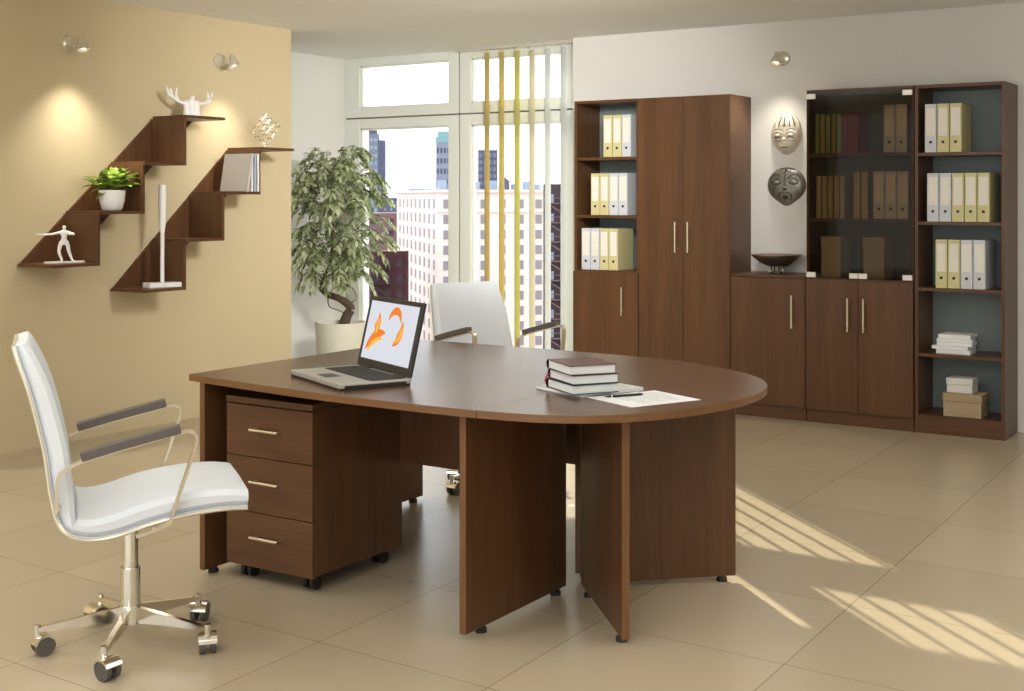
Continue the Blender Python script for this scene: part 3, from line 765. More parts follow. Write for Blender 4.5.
# potted rosette plant
pp = thing('potted_rosette_plant', (-6.05, 4.985, 1.3455), 0, 'lime green rosette plant in white tapered pot on second left shelf', 'plant')
bm = bmesh.new(); lathe(bm, [(0, 0), (0.045, 0), (0.058, 0.01), (0.072, 0.06), (0.077, 0.12), (0.072, 0.121), (0.068, 0.105), (0, 0.1)], n=36)
obj('pot', bm, M['white_cer'], pp, smooth=True)
def blade(bm, base, az, el, L, W, droop=0.5, fold=0.15, n=7):
    """broad pointed leaf as a thin two-sided surface"""
    d = Vector((math.cos(az), math.sin(az), 0)); s = Vector((-math.sin(az), math.cos(az), 0)); p = Vector(base); a = el; pr = []
    for i in range(n + 1):
        t = i / n; w = W * math.sin(PI * min(1, (t * 0.86 + 0.14))) ** 0.8 * (1 if t < 1 else 0)
        pr.append((p.copy(), w, a)); p = p + (d * math.cos(a) + Vector((0, 0, 1)) * math.sin(a)) * (L / n); a -= droop / n
    rows = [[bm.verts.new(q - s * w / 2 + Vector((0, 0, fold * w))), bm.verts.new(q), bm.verts.new(q + s * w / 2 + Vector((0, 0, fold * w)))] if w > 1e-5 else [bm.verts.new(q)] for q, w, _ in pr]
    for a_, b_ in zip(rows, rows[1:]):
        if len(b_) == 3:
            bm.faces.new((a_[0], a_[1], b_[1], b_[0])); bm.faces.new((a_[1], a_[2], b_[2], b_[1]))
        else:
            bm.faces.new((a_[0], a_[1], b_[0])); bm.faces.new((a_[1], a_[2], b_[0]))
def norecalc(name, bm, m, parent, loc=None):
    me = bpy.data.meshes.new(name); bm.to_mesh(me); bm.free(); me.materials.append(m)
    for p in me.polygons: p.use_smooth = True
    o = bpy.data.objects.new(name, me); COL.objects.link(o); o.parent = parent
    if loc: o.location = loc
    return o
rnd = random.Random(3)
bm = bmesh.new()
for k_ in range(40):
    c = [(-.05, -.07), (.03, .03), (-.03, .06), (.0, 0.0)][k_ % 4]
    az_, L_ = rnd.uniform(0, 2 * PI), rnd.uniform(.13, .19)
    if math.cos(az_) * L_ < -.10: az_ += PI
    side = abs(math.sin(az_)) > .7
    blade(bm, (c[0] * .5, c[1] * .5, 0.11), az_, R(rnd.uniform(8, 60) if side else rnd.uniform(35, 88)), L_ + (.03 if side else 0), rnd.uniform(.045, .06), rnd.uniform(.5, 1.4))
norecalc('dark_leaves', bm, M['leaf_dk'], pp)['label'] = 'darker green outer leaves'
bm = bmesh.new()
for k_ in range(24):
    blade(bm, (.035, .0, 0.13 + .03 * (k_ / 24)), k_ * 2.4, R(18 + 62 * k_ / 24), .14 - .03 * k_ / 24, .058, 0.6)
norecalc('lime_leaves', bm, M['leaf_lt'], pp)['label'] = 'bright lime centre leaves'

# antler sculpture on the top step
an_ = thing('antler_sculpture', (-6.09, 5.635, 1.9275), R(72), 'white antler sculpture on the highest left shelf', 'sculpture')
bm = bmesh.new()
prism(bm, [(-.055, -.028), (.055, -.028), (.055, .028), (-.055, .028)], 0, 0.012, .002)
b2 = bmesh.new(); lathe(b2, [(0, 0), (.024, 0), (.02, .05), (.023, .10), (.012, .112), (0, .114)], n=20)
me_ = bpy.data.meshes.new('t'); b2.to_mesh(me_); b2.free()
for dx, sc_ in ((-.033, .85), (.0, 1.0), (.033, .88)):
    b3 = bmesh.new(); b3.from_mesh(me_); merge(bm, b3, Matrix.Translation((dx, 0, .008)) @ Matrix.Diagonal((1, 1, sc_, 1)))
sph(bm, (0, -.012, .118), .018, 8, (1, 1, .9))
obj('body', bm, M['white_cer'], an_, smooth=True)
for s, tines in ((-1, [[(.05, .085), (.09, .095), (.125, .12), (.142, .17)], [(.09, .095), (.105, .13), (.10, .175)], [(.118, .112), (.15, .135), (.165, .175)]]),
                 (1, [[(.05, .085), (.09, .09), (.125, .11), (.135, .155)], [(.105, .097), (.112, .125), (.105, .155)]])):
    bm = bmesh.new()
    for j, tn in enumerate(tines):
        P = catmull([(0.0 if j else .01 * 0, 0, 0)] * 0 + [(s * x, -.004, z) for x, z in ([(.0, .09)] + tn if j == 0 else tn)], 5)
        n_ = len(P); tube(bm, P, [(.014 if j == 0 else .011) * (1 - .55 * i / n_) for i in range(n_)], 10); sph(bm, P[-1], .0055, 6)
    obj('antler', bm, M['white_cer'], an_, smooth=True)

# tall white lamp-like vase
tv = thing('slim_floor_vase', (-6.03, 5.345, 0.8795), R(75), 'tall slim white torch shaped ornament on a rectangular base', 'ornament')
boxo('base', (-.105, .105, -.05, .05, 0, .03), M['white_cer'], tv, .004)
bm = bmesh.new(); lathe(bm, [(0, .028), (.012, .028), (.0125, .32), (.021, .39), (.0235, .49), (.024, .595), (.021, .62), (.018, .62), (.018, .54), (0, .54)], n=28)
obj('stem', bm, M['white_cer'], tv, smooth=True)

# books on the third step of the right shelf
SX = -6.02; SZ = 0.870 + 2 * 0.291 + 0.0095
M['grey_cover'] = mat('silver_grey_cover', (190, 184, 174), 0.45)
def shelf_book(y, h, w, cover, tilt, label, d=0.2):
    t = thing('book', (SX - .1, y, SZ), 0, label, 'book', 'books on the right stepped shelf')
    t.rotation_euler = (-tilt, 0, 0)
    c = .002
    bm = bmesh.new(); bx(bm, 0, d, -w / 2, -w / 2 + c, 0, h); bx(bm, 0, d, w / 2 - c, w / 2, 0, h); bx(bm, d - c, d, -w / 2, w / 2, 0, h); obj('cover', bm, M[cover], t)
    bm = bmesh.new(); bx(bm, .004, d - c, -w / 2 + c, w / 2 - c, .003, h - .004); obj('pages', bm, M['page'], t)
    return t
ybase = 5.13 + 3 * 0.318 - .018
shelf_book(ybase - .018, .245, .022, 'bk_white', 0, 'white book upright, against the riser board of the right shelf')
shelf_book(ybase - .046, .245, .018, 'bk_blue', 0, 'pale blue book standing between two white ones')
shelf_book(ybase - .072, .24, .022, 'bk_white', 0, 'white book upright, third from the riser board')
shelf_book(ybase - .150, .245, .026, 'grey_cover', .19, 'large silver grey book leaning with its cover showing', .235)

# wire lattice ornament
wo = thing('wire_lattice_ornament', (-6.03, 6.225, 1.7525), R(72), 'chrome lattice ornament of rods and beads balanced on the right shelf', 'ornament')
bm = bmesh.new(); bb = bmesh.new()
def rot2(x, z, a=R(52)): return (x * math.cos(a) - z * math.sin(a), x * math.sin(a) + z * math.cos(a))
nx, nz, pt = 4, 4, 0.051
for i in range(nx):
    for j in range(nz):
        for yy in (-.02, .02):
            x, z = rot2((i - 1.5) * pt, (j - 1.5) * pt * .8); z += .122
            sph(bb, (x, yy, z), .0055, 5)
            if i < nx - 1:
                x2, z2 = rot2((i - .5) * pt, (j - 1.5) * pt * .8); cyl(bm, (x, yy, z), (x2, yy, z2 + .122), .0022, n=6)
            if j < nz - 1 and (i + j) % 2 == 0:
                x2, z2 = rot2((i - 1.5) * pt, (j - .5) * pt * .8); cyl(bm, (x, yy, z), (x2, yy, z2 + .122), .0022, n=6)
        cyl(bm, (x, -.02, z), (x, .02, z), .002, n=6)
cyl(bm, (-.02, 0, .002), (.02, 0, .002), .002, n=6); cyl(bm, (0, -.02, 0.002), (0, .02, .002), .002, n=6); cyl(bm, (0.0, 0, .001), (0, 0, .04), .0025, n=6)
obj('rods', bm, M['chrome'], wo, smooth=True); obj('beads', bb, M['bronze'], wo, smooth=True)

# ---------------------------------------------------------------- ficus tree
tr = thing('potted_ficus_tree', (-6.56, 7.6, 0), 0, 'leafy ficus tree with twisted trunk in a cream planter by the window', 'plant')
bm = bmesh.new(); lathe(bm, [(0, 0), (0.175, 0), (0.18, 0.01), (0.198, 0.445), (0.2, 0.46), (0.188, 0.46), (0.184, 0.44), (0.182, 0.42)], n=48)
obj('planter', bm, M['planter'], tr, smooth=True)
bm = bmesh.new(); lathe(bm, [(0, 0.435), (0.1, 0.432), (0.184, 0.42), (0.184, 0.40), (0, 0.40)], n=32); obj('soil', bm, M['soil'], tr, smooth=True)
RV = Vector((0.8368, 0.5476, 0)); FV = Vector((-0.5476, 0.8368, 0))
bm = bmesh.new()
tp = catmull([RV * .02 + Vector((0, 0, .42)), RV * .045 + Vector((0, 0, .50)), RV * .075 + Vector((0, 0, .57)), RV * .0 + Vector((0, 0, .635)), RV * -.10 + Vector((0, 0, .675)), RV * -.15 + Vector((0, 0, .73)), RV * -.10 + Vector((0, 0, .85)), RV * -.07 + Vector((0, 0, 1.0)), RV * -.06 + Vector((0, 0, 1.2)), RV * -.05 + Vector((0, 0, 1.5))], 6)
n_ = len(tp); tube(bm, tp, [max(.008, .042 * (1 - (i / n_) ** 0.7) + .006) for i in range(n_)], 10)
obj('trunk', bm, M['bark'], tr, smooth=True)
bm = bmesh.new()
tube(bm, catmull([RV * .06 + Vector((0, 0, .60)), RV * .12 + Vector((0, 0, .64)), RV * .09 + Vector((0, 0, .72)), RV * .0 + Vector((0, 0, .74)), RV * -.08 + Vector((0, 0, .70))], 6), .004, 6)
tube(bm, catmull([RV * -.1 + Vector((0, 0, .66)), RV * -.09 + Vector((0, 0, .58)), RV * -.02 + Vector((0, 0, .55)), RV * .04 + Vector((0, 0, .52))], 6), .004, 6)
obj('tendrils', bm, M['bark'], tr, smooth=True)
rnd = random.Random(11)
fol = bmesh.new(); br = bmesh.new()
def leaf(bm, p, d, L, W):
    d = d.normalized(); s = d.cross(Vector((rnd.uniform(-.5, .5), rnd.uniform(-.5, .5), 1))).normalized(); nrm = s.cross(d)
    a = bm.verts.new(p); 
    l1, l2 = bm.verts.new(p + d * L * .35 - s * W * .5 + nrm * W * .12), bm.verts.new(p + d * L * .7 - s * W * .38 + nrm * W * .1)
    r1, r2 = bm.verts.new(p + d * L * .35 + s * W * .5 + nrm * W * .12), bm.verts.new(p + d * L * .7 + s * W * .38 + nrm * W * .1)
    m1, m2 = bm.verts.new(p + d * L * .35), bm.verts.new(p + d * L * .7); t = bm.verts.new(p + d * L - Vector((0, 0, L * .1)))
    for f in ((a, m1, l1), (a, r1, m1), (l1, m1, m2, l2), (m1, r1, r2, m2), (l2, m2, t), (m2, r2, t)): bm.faces.new(f)
cen = Vector((0, 0, 1.29)) + RV * -.04
cnt = 0
while cnt < 235:
    # target point inside the crown: egg shape, widest just above mid-height
    u = Vector((rnd.gauss(0, 1), rnd.gauss(0, 1), rnd.gauss(0, 1))).normalized() * rnd.uniform(.45, 1) 
    u = Vector((abs(u.x) ** .75 * (1 if u.x > 0 else -1), abs(u.y) ** .75 * (1 if u.y > 0 else -1), abs(u.z) ** .8 * (1 if u.z > 0 else -1)))
    wz = .60
    rx = .40
    tgt = cen + Vector((u.x * rx, u.y * rx * .95, u.z * wz))
    if tgt.x < -.60 or tgt.y > .72: continue
    start = Vector((RV.x * -.06, RV.y * -.06, max(.78, min(1.6, tgt.z - rnd.uniform(.0, .2)))))
    start = start + (tgt - start) * rnd.uniform(.35, .6)
    mid = (start + tgt) / 2 + Vector((0, 0, rnd.uniform(.02, .06)))
    P = catmull([start, mid, tgt, tgt + (tgt - mid) * .5 + Vector((0, 0, -.05))], 5)
    tube(br, P, .0022, 4)
    for i in range(1, len(P)):
        if rnd.random() < .08: continue
        t = (P[i] - P[i - 1]).normalized(); sd = t.cross(Vector((0, 0, 1))).normalized() * (1 if i % 2 else -1)
        for s2 in (1, -1):
            if rnd.random() < .2: continue
            leaf(fol, P[i], t * .5 + sd * s2 * rnd.uniform(.5, 1) + Vector((0, 0, rnd.uniform(-.75, .0))), rnd.uniform(.045, .066), rnd.uniform(.022, .03))
    leaf(fol, P[-1], P[-1] - P[-2], .07, .028)
    cnt += 1
for hx, hz in ((-.16, .80), (-.10, .74), (.05, .80), (-.2, .76), (.02, .76)):
    P = catmull([RV * -.10 + Vector((0, 0, .82)), RV * hx + FV * rnd.uniform(-.1, .05) + Vector((0, 0, hz + .05)), RV * (hx * 1.2) + Vector((0, 0, hz - .06))], 6); tube(br, P, .002, 4)
    for i in range(3, len(P)): leaf(fol, P[i], Vector((rnd.uniform(-1, 1), rnd.uniform(-1, 1), -.9)), .07, .028)
obj('twigs', br, M['bark'], tr)
norecalc('foliage', fol, M['leaf'], tr)

# ---------------------------------------------------------------- office chairs
def make_chair(loc, rz, label, armdz=0.0, base_rz=0.0):
    t = thing('office_chair', loc, rz, label, 'chair', 'white office chairs')
    outer = [(-.347, .98), (-.333, .93), (-.30, .83), (-.262, .67), (-.245, .55), (-.225, .465), (-.19, .42), (-.13, .40), (-.05, .405), (.05, .432), (.17, .452), (.27, .458), (.335, .455)]
    P = [Vector((p.x, p.y)) for p in catmull([(a, b, 0) for a, b in outer], 5)]
    N = len(P); nrm = []
    for i in range(N):
        d = (P[min(i + 1, N - 1)] - P[max(i - 1, 0)]).normalized(); nrm.append(Vector((-d.y, d.x)))
    # thickness of the padding along the profile
    def section(bm, i0, i1, off0, thick, halfw, rnd_=0.012):
        rings = []
        for i in range(i0, i1):
            s = i / (N - 1); tk = thick(s); n = nrm[i]
            a = P[i] + n * off0; b = P[i] + n * (off0 + tk)
            hw = halfw(s); r = min(rnd_, tk * .45)
            c = a + n * r; e = b - n * r
            ring = []
            for (q, w) in ((a, hw - r), (c, hw), (e, hw), (b, hw - r), (b + n * .004, 0), (b, -hw + r), (e, -hw), (c, -hw), (a, -hw + r)):
                ring.append(bm.verts.new((q.x, w, q.y)))
            rings.append(ring)
        m_ = len(rings[0])
        for a, b in zip(rings, rings[1:]):
            for j in range(m_): bm.faces.new((a[j], a[(j + 1) % m_], b[(j + 1) % m_], b[j]))
        bm.faces.new(rings[0]); bm.faces.new(rings[-1][::-1])
    hw = lambda s: .235 + .012 * math.sin(PI * s) - .042 * max(0, 1 - s / .45)
    bm = bmesh.new(); section(bm, 0, N, 0.0, lambda s: .010, hw, .004)
    obj('shell', bm, M['shell'], t, smooth=True)
    bm = bmesh.new(); section(bm, 0, N, 0.0102, lambda s: .0032, lambda s: hw(s) - .004, .001)
    obj('piping', bm, M['seam'], t, smooth=True)
    cut = int(N * .50)
    bm = bmesh.new(); section(bm, 0, cut + 2, 0.0135, lambda s: .028 + .028 * math.sin(PI * min(1, s * 2.0)) ** .8, lambda s: hw(s) - .003, .014)
    obj('backrest', bm, M['leather'], t, smooth=True)
    bm = bmesh.new(); section(bm, cut - 1, N, 0.0135, lambda s: .045 + .012 * math.sin(PI * max(0, (s - .5) * 2)), lambda s: hw(s) - .003, .016)
    obj('seat', bm, M['leather'], t, smooth=True)
    for s in (-1, 1):
        y = s * .262
        key = [(-.222, .50), (-.222, .56), (-.212, .61 + armdz), (-.17, .638 + armdz), (-.12, .655 + armdz), (.03, .69 + armdz), (.125, .712 + armdz), (.160, .714 + armdz), (.178, .69 + armdz), (.155, .61), (.11, .48), (.10, .447), (.07, .430), (.0, .412)]
        bm = bmesh.new(); tube(bm, catmull([(a, y, b) for a, b in key], 4), 0, flat=(.022, .009), up=Vector((0, 1, 0)))
        for (a, b) in ((-.222, .51), (.05, .425)):
            cyl(bm, (a + .004, y, b), (a + .004, s * .235, b), .008, n=10)
        ar = obj('armrest', bm, M['satin'], t, smooth=True)
        bm = bmesh.new(); pl = catmull([(-.155, y, .658 + armdz), (-.07, y, .680 + armdz), (.03, y, .703 + armdz), (.13, y, .725 + armdz)], 4)
        tube(bm, pl, 0, flat=(.034, .027), up=Vector((0, 1, 0))); bmesh.ops.bevel(bm, geom=bm.edges[:], offset=.003, segments=1, affect='EDGES')
        obj('arm_pad', bm, M['greyp'], ar, smooth=True)
    bm = bmesh.new(); cyl(bm, (0, 0, .085), (0, 0, .25), .031, n=28); cyl(bm, (0, 0, .25), (0, 0, .40), .024, n=28); cyl(bm, (0, 0, .075), (0, 0, .13), .038, .034, n=28)
    cyl(bm, (-.0, 0, .385), (0, 0, .412), .06, .075, n=24)
    obj('gas_column', bm, M['chrome'], t, smooth=True)
    for k_ in range(5):
        a = R(base_rz + 72 * k_) - rz
        bm = bmesh.new()
        # flat tapering blade leg: tall near the hub, thin at the tip
        prof = [(0.02, .075), (0.02, .128), (.12, .112), (.27, .088), (.285, .086), (.285, .074), (.26, .074), (.12, .078)]
        xz_prism(bm, prof, -.009, .009); 
        cyl(bm, (.277, 0, .055), (.277, 0, .095), .010, n=14)
        lg = obj('leg', bm, M['chrome'], t, rot=(0, 0, a))
        ca = bpy.data.objects.new('caster', None)
        bm = bmesh.new()
        sw = R([35, -60, 20, 110, -35][k_])
        ax = Vector((math.cos(sw), math.sin(sw), 0)); tv_ = Vector((-ax.y, ax.x, 0)); c0 = Vector((.277, 0, .031)) + tv_ * .018
        for q in (-.017, .017): cyl(bm, c0 + ax * (q - .008), c0 + ax * (q + .008), .031, n=26)
        wh = obj('caster_wheels', bm, M['wheel'], lg, smooth=True)
        bm = bmesh.new()
        b4 = bmesh.new(); n4 = 10
        pf = [(math.cos(R(20 + 150 * i / n4)) * .035, math.sin(R(20 + 150 * i / n4)) * .035) for i in range(n4 + 1)]
        pf2 = [(x * .82, z * .82) for x, z in pf[::-1]]
        f = b4.faces.new([b4.verts.new((x, -.0285, z)) for x, z in pf + pf2]); r_ = bmesh.ops.extrude_face_region(b4, geom=[f]); bmesh.ops.translate(b4, vec=(0, .057, 0), verts=[v for v in r_['geom'] if isinstance(v, bmesh.types.BMVert)])
        merge(bm, b4, Matrix.Translation(c0) @ Matrix(((tv_.x, ax.x, 0, 0), (tv_.y, ax.y, 0, 0), (0, 0, 1, 0), (0, 0, 0, 1))))
        obj('caster_hood', bm, M['chrome'], lg, smooth=True)
    return t
make_chair((-3.243, 2.744, 0), R(53), 'white leather office chair at left, seen from the side with its whole star base', 0, 16)
make_chair((-3.50, 5.235, 0), R(-21.7), 'white office chair behind the far desk, facing the viewer near the window', 0.075, 33)

# ---------------------------------------------------------------- on the desk
lt = thing('laptop', (-3.34, 3.581, 0.7505), R(-25.2), 'open silver laptop with dark bezel on the near desk', 'laptop')
LW, LD = 0.450, 0.280
bm = bmesh.new(); bx(bm, 0, LW, 0, LD, .007, .024, .003); base = obj('base', bm, M['lap_silver'], lt)
bm = bmesh.new(); bx(bm, .003, LW - .003, .003, LD - .003, 0.0, .006); bx(bm, LW - .004, LW + .0005, .02, LD - .02, .006, .016); obj('underside', bm, M['lap_dark'], base)
bm = bmesh.new(); bx(bm, .03, LW - .03, .125, .262, .0238, .0246, 0)
for i in range(15):
    for j in range(5):
        x = .034 + i * .0273; y = .129 + j * .0264
        bx(bm, x, x + .0245, y, y + .0235, .0246, .0262)
obj('keyboard', bm, M['key'], base)
bm = bmesh.new(); bx(bm, .175, .265, .03, .092, .0238, .0244); obj('touchpad', bm, M['lap_dark'], base)
bm = bmesh.new(); cyl(bm, (.04, LD - .006, .024), (.12, LD - .006, .024), .007); cyl(bm, (LW - .12, LD - .006, .024), (LW - .04, LD - .006, .024), .007); obj('hinge', bm, M['lap_dark'], base, smooth=True)
lid = bmesh.new(); LH = 0.272
bx(lid, 0, LW, 0, .012, 0, LH, .004)
lid = obj('screen_lid', lid, M['lap_dark'], lt, loc=(0, LD - .008, .026), rot=(R(-13), 0, 0))
bm = bmesh.new(); bx(bm, .026, LW - .026, -.0012, .0005, .032, LH - .018); disp = obj('display', bm, M['screen'], lid)
def petal(cx, cz, r0, r1, a0, a1, n=16):
    """crescent brush stroke on the display"""
    top = [(cx + r1 * math.cos(a0 + (a1 - a0) * i / n), cz + r1 * math.sin(a0 + (a1 - a0) * i / n)) for i in range(n + 1)]
    bot = [(cx + (r1 - (r1 - r0) * math.sin(PI * i / n) ** .7) * math.cos(a0 + (a1 - a0) * i / n), cz + (r1 - (r1 - r0) * math.sin(PI * i / n) ** .7) * math.sin(a0 + (a1 - a0) * i / n)) for i in range(1, n)]
    return top + bot[::-1]
for mk_, args in (('orange', (.25, .19, .022, .052, R(-5), R(185))), ('orange', (.15, .045, .062, .105, R(65), R(170))), ('amber', (.15, .035, .066, .085, R(70), R(165))), ('orange', (.275, .155, .020, .058, R(-100), R(45))), ('amber', (.283, .155, .026, .046, R(-90), R(35))), ('orange', (.075, .165, .018, .062, R(-60), R(50))), ('amber', (.08, .165, .026, .050, R(-50), R(45)))):
    bm = bmesh.new(); xz_prism(bm, petal(*args), -.0019 if mk_ == 'orange' else -.0022, -.0013)
    obj('logo_stroke', bm, M[mk_], lid)

mg = thing('magazine', (-2.40, 3.822, 0.7505), R(-21), 'closed pale magazine lying under the stack of three books', 'magazine')
mg.rotation_euler = (0, 0, R(-21.5))
boxo('page_block', (0.001, .252, 0.001, .278, .001, .009), M['paper'], mg, .001)
bm = bmesh.new(); bx(bm, 0, .254, 0, .28, 0, .001); bx(bm, 0, .254, 0, .28, .009, .0101); bx(bm, -.0005, .001, 0, .28, 0, .0101); obj('cover', bm, M['page'], mg)
z = 0.7612
for i, (a, dx, dy, lab) in enumerate(((-33, 0, 0, 'thick maroon book, lowest of the three on the magazine'), (-35, .004, .006, 'thick maroon book with red ribbon, middle of the desk stack'), (-37, .0, .004, 'thick maroon book, topmost of the desk stack'))):
    t = thing('thick_book', (-2.345 + dx, 3.81 + dy, z), R(a), lab, 'book', 'books stacked on the end table')
    w, d, h = .20, .168, .0325
    bm = bmesh.new(); bx(bm, 0, w + .004, -.003, d + .003, 0, .0028, .0008); bx(bm, 0, w + .004, -.003, d + .003, h - .0028, h - .0003, .0008)
    cv = obj('cover', bm, M['maroon'] if i == 2 else M['blackcover'], t)
    bm = bmesh.new(); P = [(-.010 * math.sin(PI * q / 8) , (h - .0003) * q / 8) for q in range(9)]
    xz_prism(bm, P + [(x + .003, zz_) for x, zz_ in P[::-1]], -.003, d + .003); obj('spine', bm, M['blackcover'], t, smooth=True)
    bm = bmesh.new(); bx(bm, .003, w - .003, .002, d - .002, .0028, h - .0028); obj('pages', bm, M['page'], t)
    if i == 1:
        bm = bmesh.new(); tube(bm, [(.012, .0, .016), (.008, -.012, .012), (.01, -.016, .002), (.006, -.02, -.012)], 0, flat=(.006, .0008)); obj('ribbon', bm, M['ribbon'], t)
    z += h + .0002
# sheet and pen
ps = thing('printed_sheet', (-2.148, 3.742, 0.7504), R(-24.5), 'white printed sheet of paper beside the books on the end table', 'paper')
boxo('sheet', (0, .245, 0, .29, 0, .0008), M['paper'], ps, 0)
M['ink'] = mat('pale_grey_ink', (176, 180, 186), 0.8)
bm = bmesh.new()
for i in range(13):
    y_ = .25 - i * .015
    bx(bm, .03, .03 + (.17 if i % 4 else .11), y_, y_ + .003, .0008, .001)
obj('text_lines', bm, M['ink'], ps)
pn = thing('ballpoint_pen', (-2.070, 3.785, 0.7558), R(58), 'dark ballpoint pen lying on the printed sheet', 'pen')
bm = bmesh.new(); cyl(bm, (-.01, 0, 0), (.105, 0, 0), .0042, n=12); cyl(bm, (-.035, 0, 0), (-.01, 0, 0), .001, .0042, n=12); cyl(bm, (.105, 0, 0), (.112, 0, 0), .003, n=10); obj('barrel', bm, M['black'], pn, smooth=True)
bm = bmesh.new(); tube(bm, [(.10, 0, .005), (.10, 0, .009), (.06, 0, .007)], 0, flat=(.003, .0012)); bx(bm, -.012, -.006, -.0056, .0056, -.0056, .0056); obj('clip', bm, M['chrome'], pn)

# ---------------------------------------------------------------- the city outside
GZ = -62.0
bm = bmesh.new(); bx(bm, -1300, 300, 60, 1300, GZ - 1, GZ); struct('street_ground', bm, M['f_ground'])
def P2(a): return Vector((a[0], a[1], 0))
def building(name, a, b, depth, zt, m, label, floors=None, win=None, group=None, roof=None, wz0=-40, col='f_win'):
    """front face runs a->b; solid goes back by depth; win=(pitch, width, height) adds window parts on the front"""
    a, b = P2(a), P2(b); d = (b - a); L = d.length; d.normalize(); ang = math.atan2(d.y, d.x)
    t = thing(name, (a.x, a.y, GZ), ang, label, 'building', group)
    bm = bmesh.new(); bx(bm, 0, L, 0, depth, 0, zt - GZ); obj('walls', bm, M[m], t)
    if win:
        pitch, w, h, fh = win
        me = None; n = 0; z = zt - GZ - fh * .75
        while z > 0 and n < 100 and z > wz0 - GZ:
            x = pitch / 2
            while x < L and n < 100:
                if me is None:
                    bm = bmesh.new(); bx(bm, -w / 2, w / 2, -.12, .05, -h / 2, h / 2); me = obj('window', bm, M[col], t, loc=(x, 0, z))
                else:
                    c = me.copy(); COL.objects.link(c); c.location = (x, 0, z)
                x += pitch; n += 1
            z -= fh
    return t
# large pale corner block (two visible faces)
wb = building('apartment_block', (-161.0, 217.3), (-143.4, 235.8), 60, 2.6, 'f_white', 'large pale stone apartment block with rows of dark windows, centre of the view', win=(4.0, 1.4, 1.9, 3.25), wz0=-42)
# its left face
d_ = Vector((17.6, 18.5, 0)).normalized()
wm = None
for i in range(9):
    for j in range(11):
        if wm is None:
            bm = bmesh.new(); bx(bm, -.1, .05, -.9, .9, -1.0, 1.0); wm = obj('window', bm, M['f_win'], wb, loc=(0, 4 + i * 6.3, 2.6 - GZ - 2.4 - j * 3.25))
        else:
            c = wm.copy(); COL.objects.link(c); c.location = (0, 4 + i * 6.3, 2.6 - GZ - 2.4 - j * 3.25)
bm = bmesh.new()
bx(bm, -.5, 26.0, -.5, 60, 2.6 - GZ, 3.2 - GZ); bx(bm, -.35, 25.9, -.35, .1, 2.6 - GZ - 4.2, 2.6 - GZ - 3.8)
obj('cornice', bm, M['f_white'], wb)
bm = bmesh.new()
rr = random.Random(5)
for i in range(9): x = 1 + i * 2.7; bx(bm, x, x + rr.uniform(.6, 2), 3, 6, 3.2 - GZ, 3.2 - GZ + rr.uniform(.8, 2.6))
obj('rooftop_units', bm, M['f_bg'], wb)
bm = bmesh.new(); cyl(bm, (15.2, 3, 3.2 - GZ), (15.2, 3, 5.0 - GZ), 1.1, n=12); cyl(bm, (15.2, 3, 5.0 - GZ), (15.2, 3, 5.9 - GZ), 1.2, 0.1, n=12); obj('water_tank', bm, M['f_navy'], wb)
tw = building('high_rise_tower', (-579.1, 696.6), (-571.5, 701.6), 12, 46.5, 'f_blue', 'blue grey high-rise tower far left in the window view', win=(3.0, 2.2, 2.2, 5.5), wz0=-30, col='f_bg')
bm = bmesh.new(); bx(bm, 9.1, 13.4, 0, 12, 0, 42 - GZ); bx(bm, .5, 8, 2, 8, 46.5 - GZ, 49 - GZ); obj('lower_wing', bm, M['f_navy'], tw)
tk = building('high_rise_tower', (-477.7, 643.5), (-470.4, 648.2), 8, 36, 'f_grey', 'grey high-rise tower with teal top beside the window mullion', win=(2.2, 1.3, 3.2, 6.5), wz0=-20, col='f_navy')
bm = bmesh.new(); bx(bm, -.3, 9.0, -.3, 8.3, 36 - GZ, 39.5 - GZ); bx(bm, 1.0, 8.7, .5, 8, 39.5 - GZ, 43 - GZ); obj('teal_crown', bm, M['f_teal'], tk)
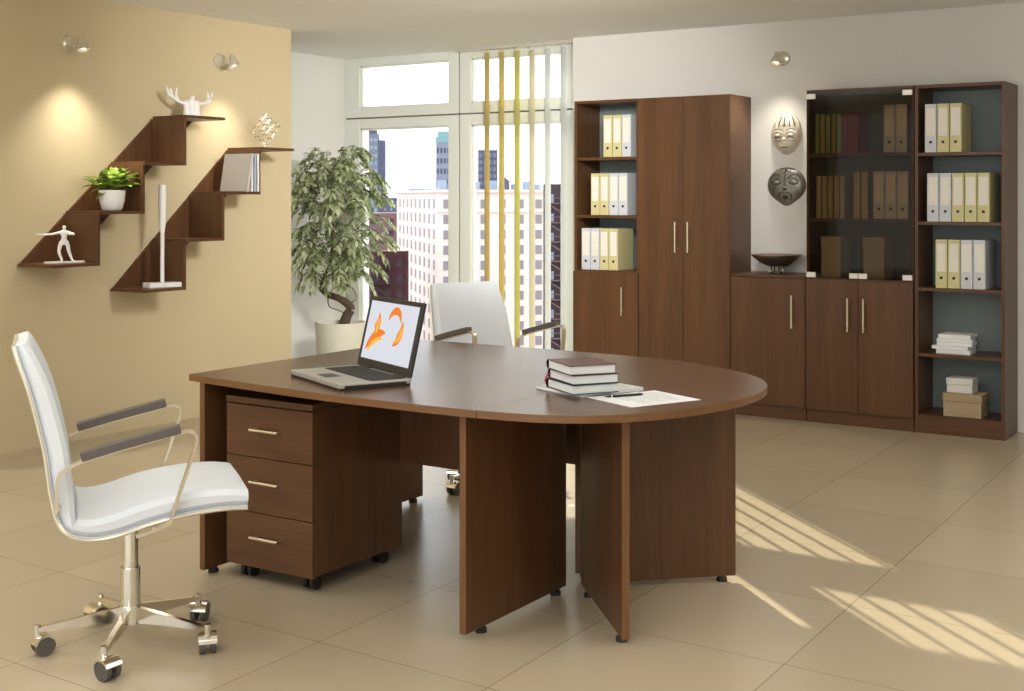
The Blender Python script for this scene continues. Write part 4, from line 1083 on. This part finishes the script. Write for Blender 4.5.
building('high_rise_tower', (-398.8, 575.6), (-390.1, 581.3), 12, 27.6, 'f_navy', 'dark navy tower seen behind the yellow blind slats', win=(2.6, 1.7, 2.2, 3.8), wz0=-10, col='f_blue')
building('office_block', (-276.9, 356.6), (-266.5, 363.5), 20, 4.6, 'f_bg', 'flat slate blue office block left of the pale block', win=(12.6, 11.0, .5, 3.2), wz0=-20, col='f_grey')
building('office_block', (-400.5, 495.0), (-390.5, 501.5), 15, 1.5, 'f_navy', 'small dark block right of the high-rise tower base', win=(3.0, 1.2, 1.4, 3.2), wz0=-20, col='f_grey')
building('low_building', (-262.0, 300.0), (-236.0, 317.0), 14, -3.2, 'f_brown', 'brown low building with pale roof beyond the ficus tree', win=(5.0, 2.0, 1.6, 3.5), wz0=-30, col='f_dark')
rd = building('brick_tenement', (-168.5, 204.5), (-162.1, 208.0), 3.5, -9.5, 'f_red', 'dark red brick tenement with fire escapes beside the pale block', win=(2.4, 1.1, 1.7, 3.2), wz0=-40, col='f_dark')
bm = bmesh.new()
for j in range(8):
    z0 = -13.0 - GZ - j * 3.2
    bx(bm, .5, 4.5, -1.2, -.1, z0, z0 + .15); bx(bm, .5, 4.5, -1.2, -1.1, z0 + .9, z0 + 1.0)
    cyl(bm, (.6, -.9, z0), (4.3, -.9, z0 - 3.0), .12, n=5)
obj('fire_escape', bm, M['f_dark'], rd)
building('brick_tenement', (-176.0, 199.0), (-168.8, 203.4), 3.5, -12.0, 'f_brown', 'brown brick tenement partly hidden by the ficus leaves', win=(3.2, 1.4, 1.8, 3.4), wz0=-40, col='f_white')
dk = building('brick_tenement', (-105.4, 170.2), (-99.0, 174.3), 12, 3.6, 'f_dark', 'dark brick building at the right edge of the window view', win=(2.0, 1.0, 1.3, 3.0), wz0=-30, col='f_grey')
bm = bmesh.new()
for j in range(9):
    z0 = 0.5 - GZ - j * 3.0
    bx(bm, .3, 5.5, -1.2, -.1, z0, z0 + .15); bx(bm, .3, 5.5, -1.2, -1.1, z0 + .9, z0 + 1.0); cyl(bm, (.6, -.9, z0), (5.0, -.9, z0 - 2.8), .12, n=5)
obj('fire_escape', bm, M['f_brown'], dk)
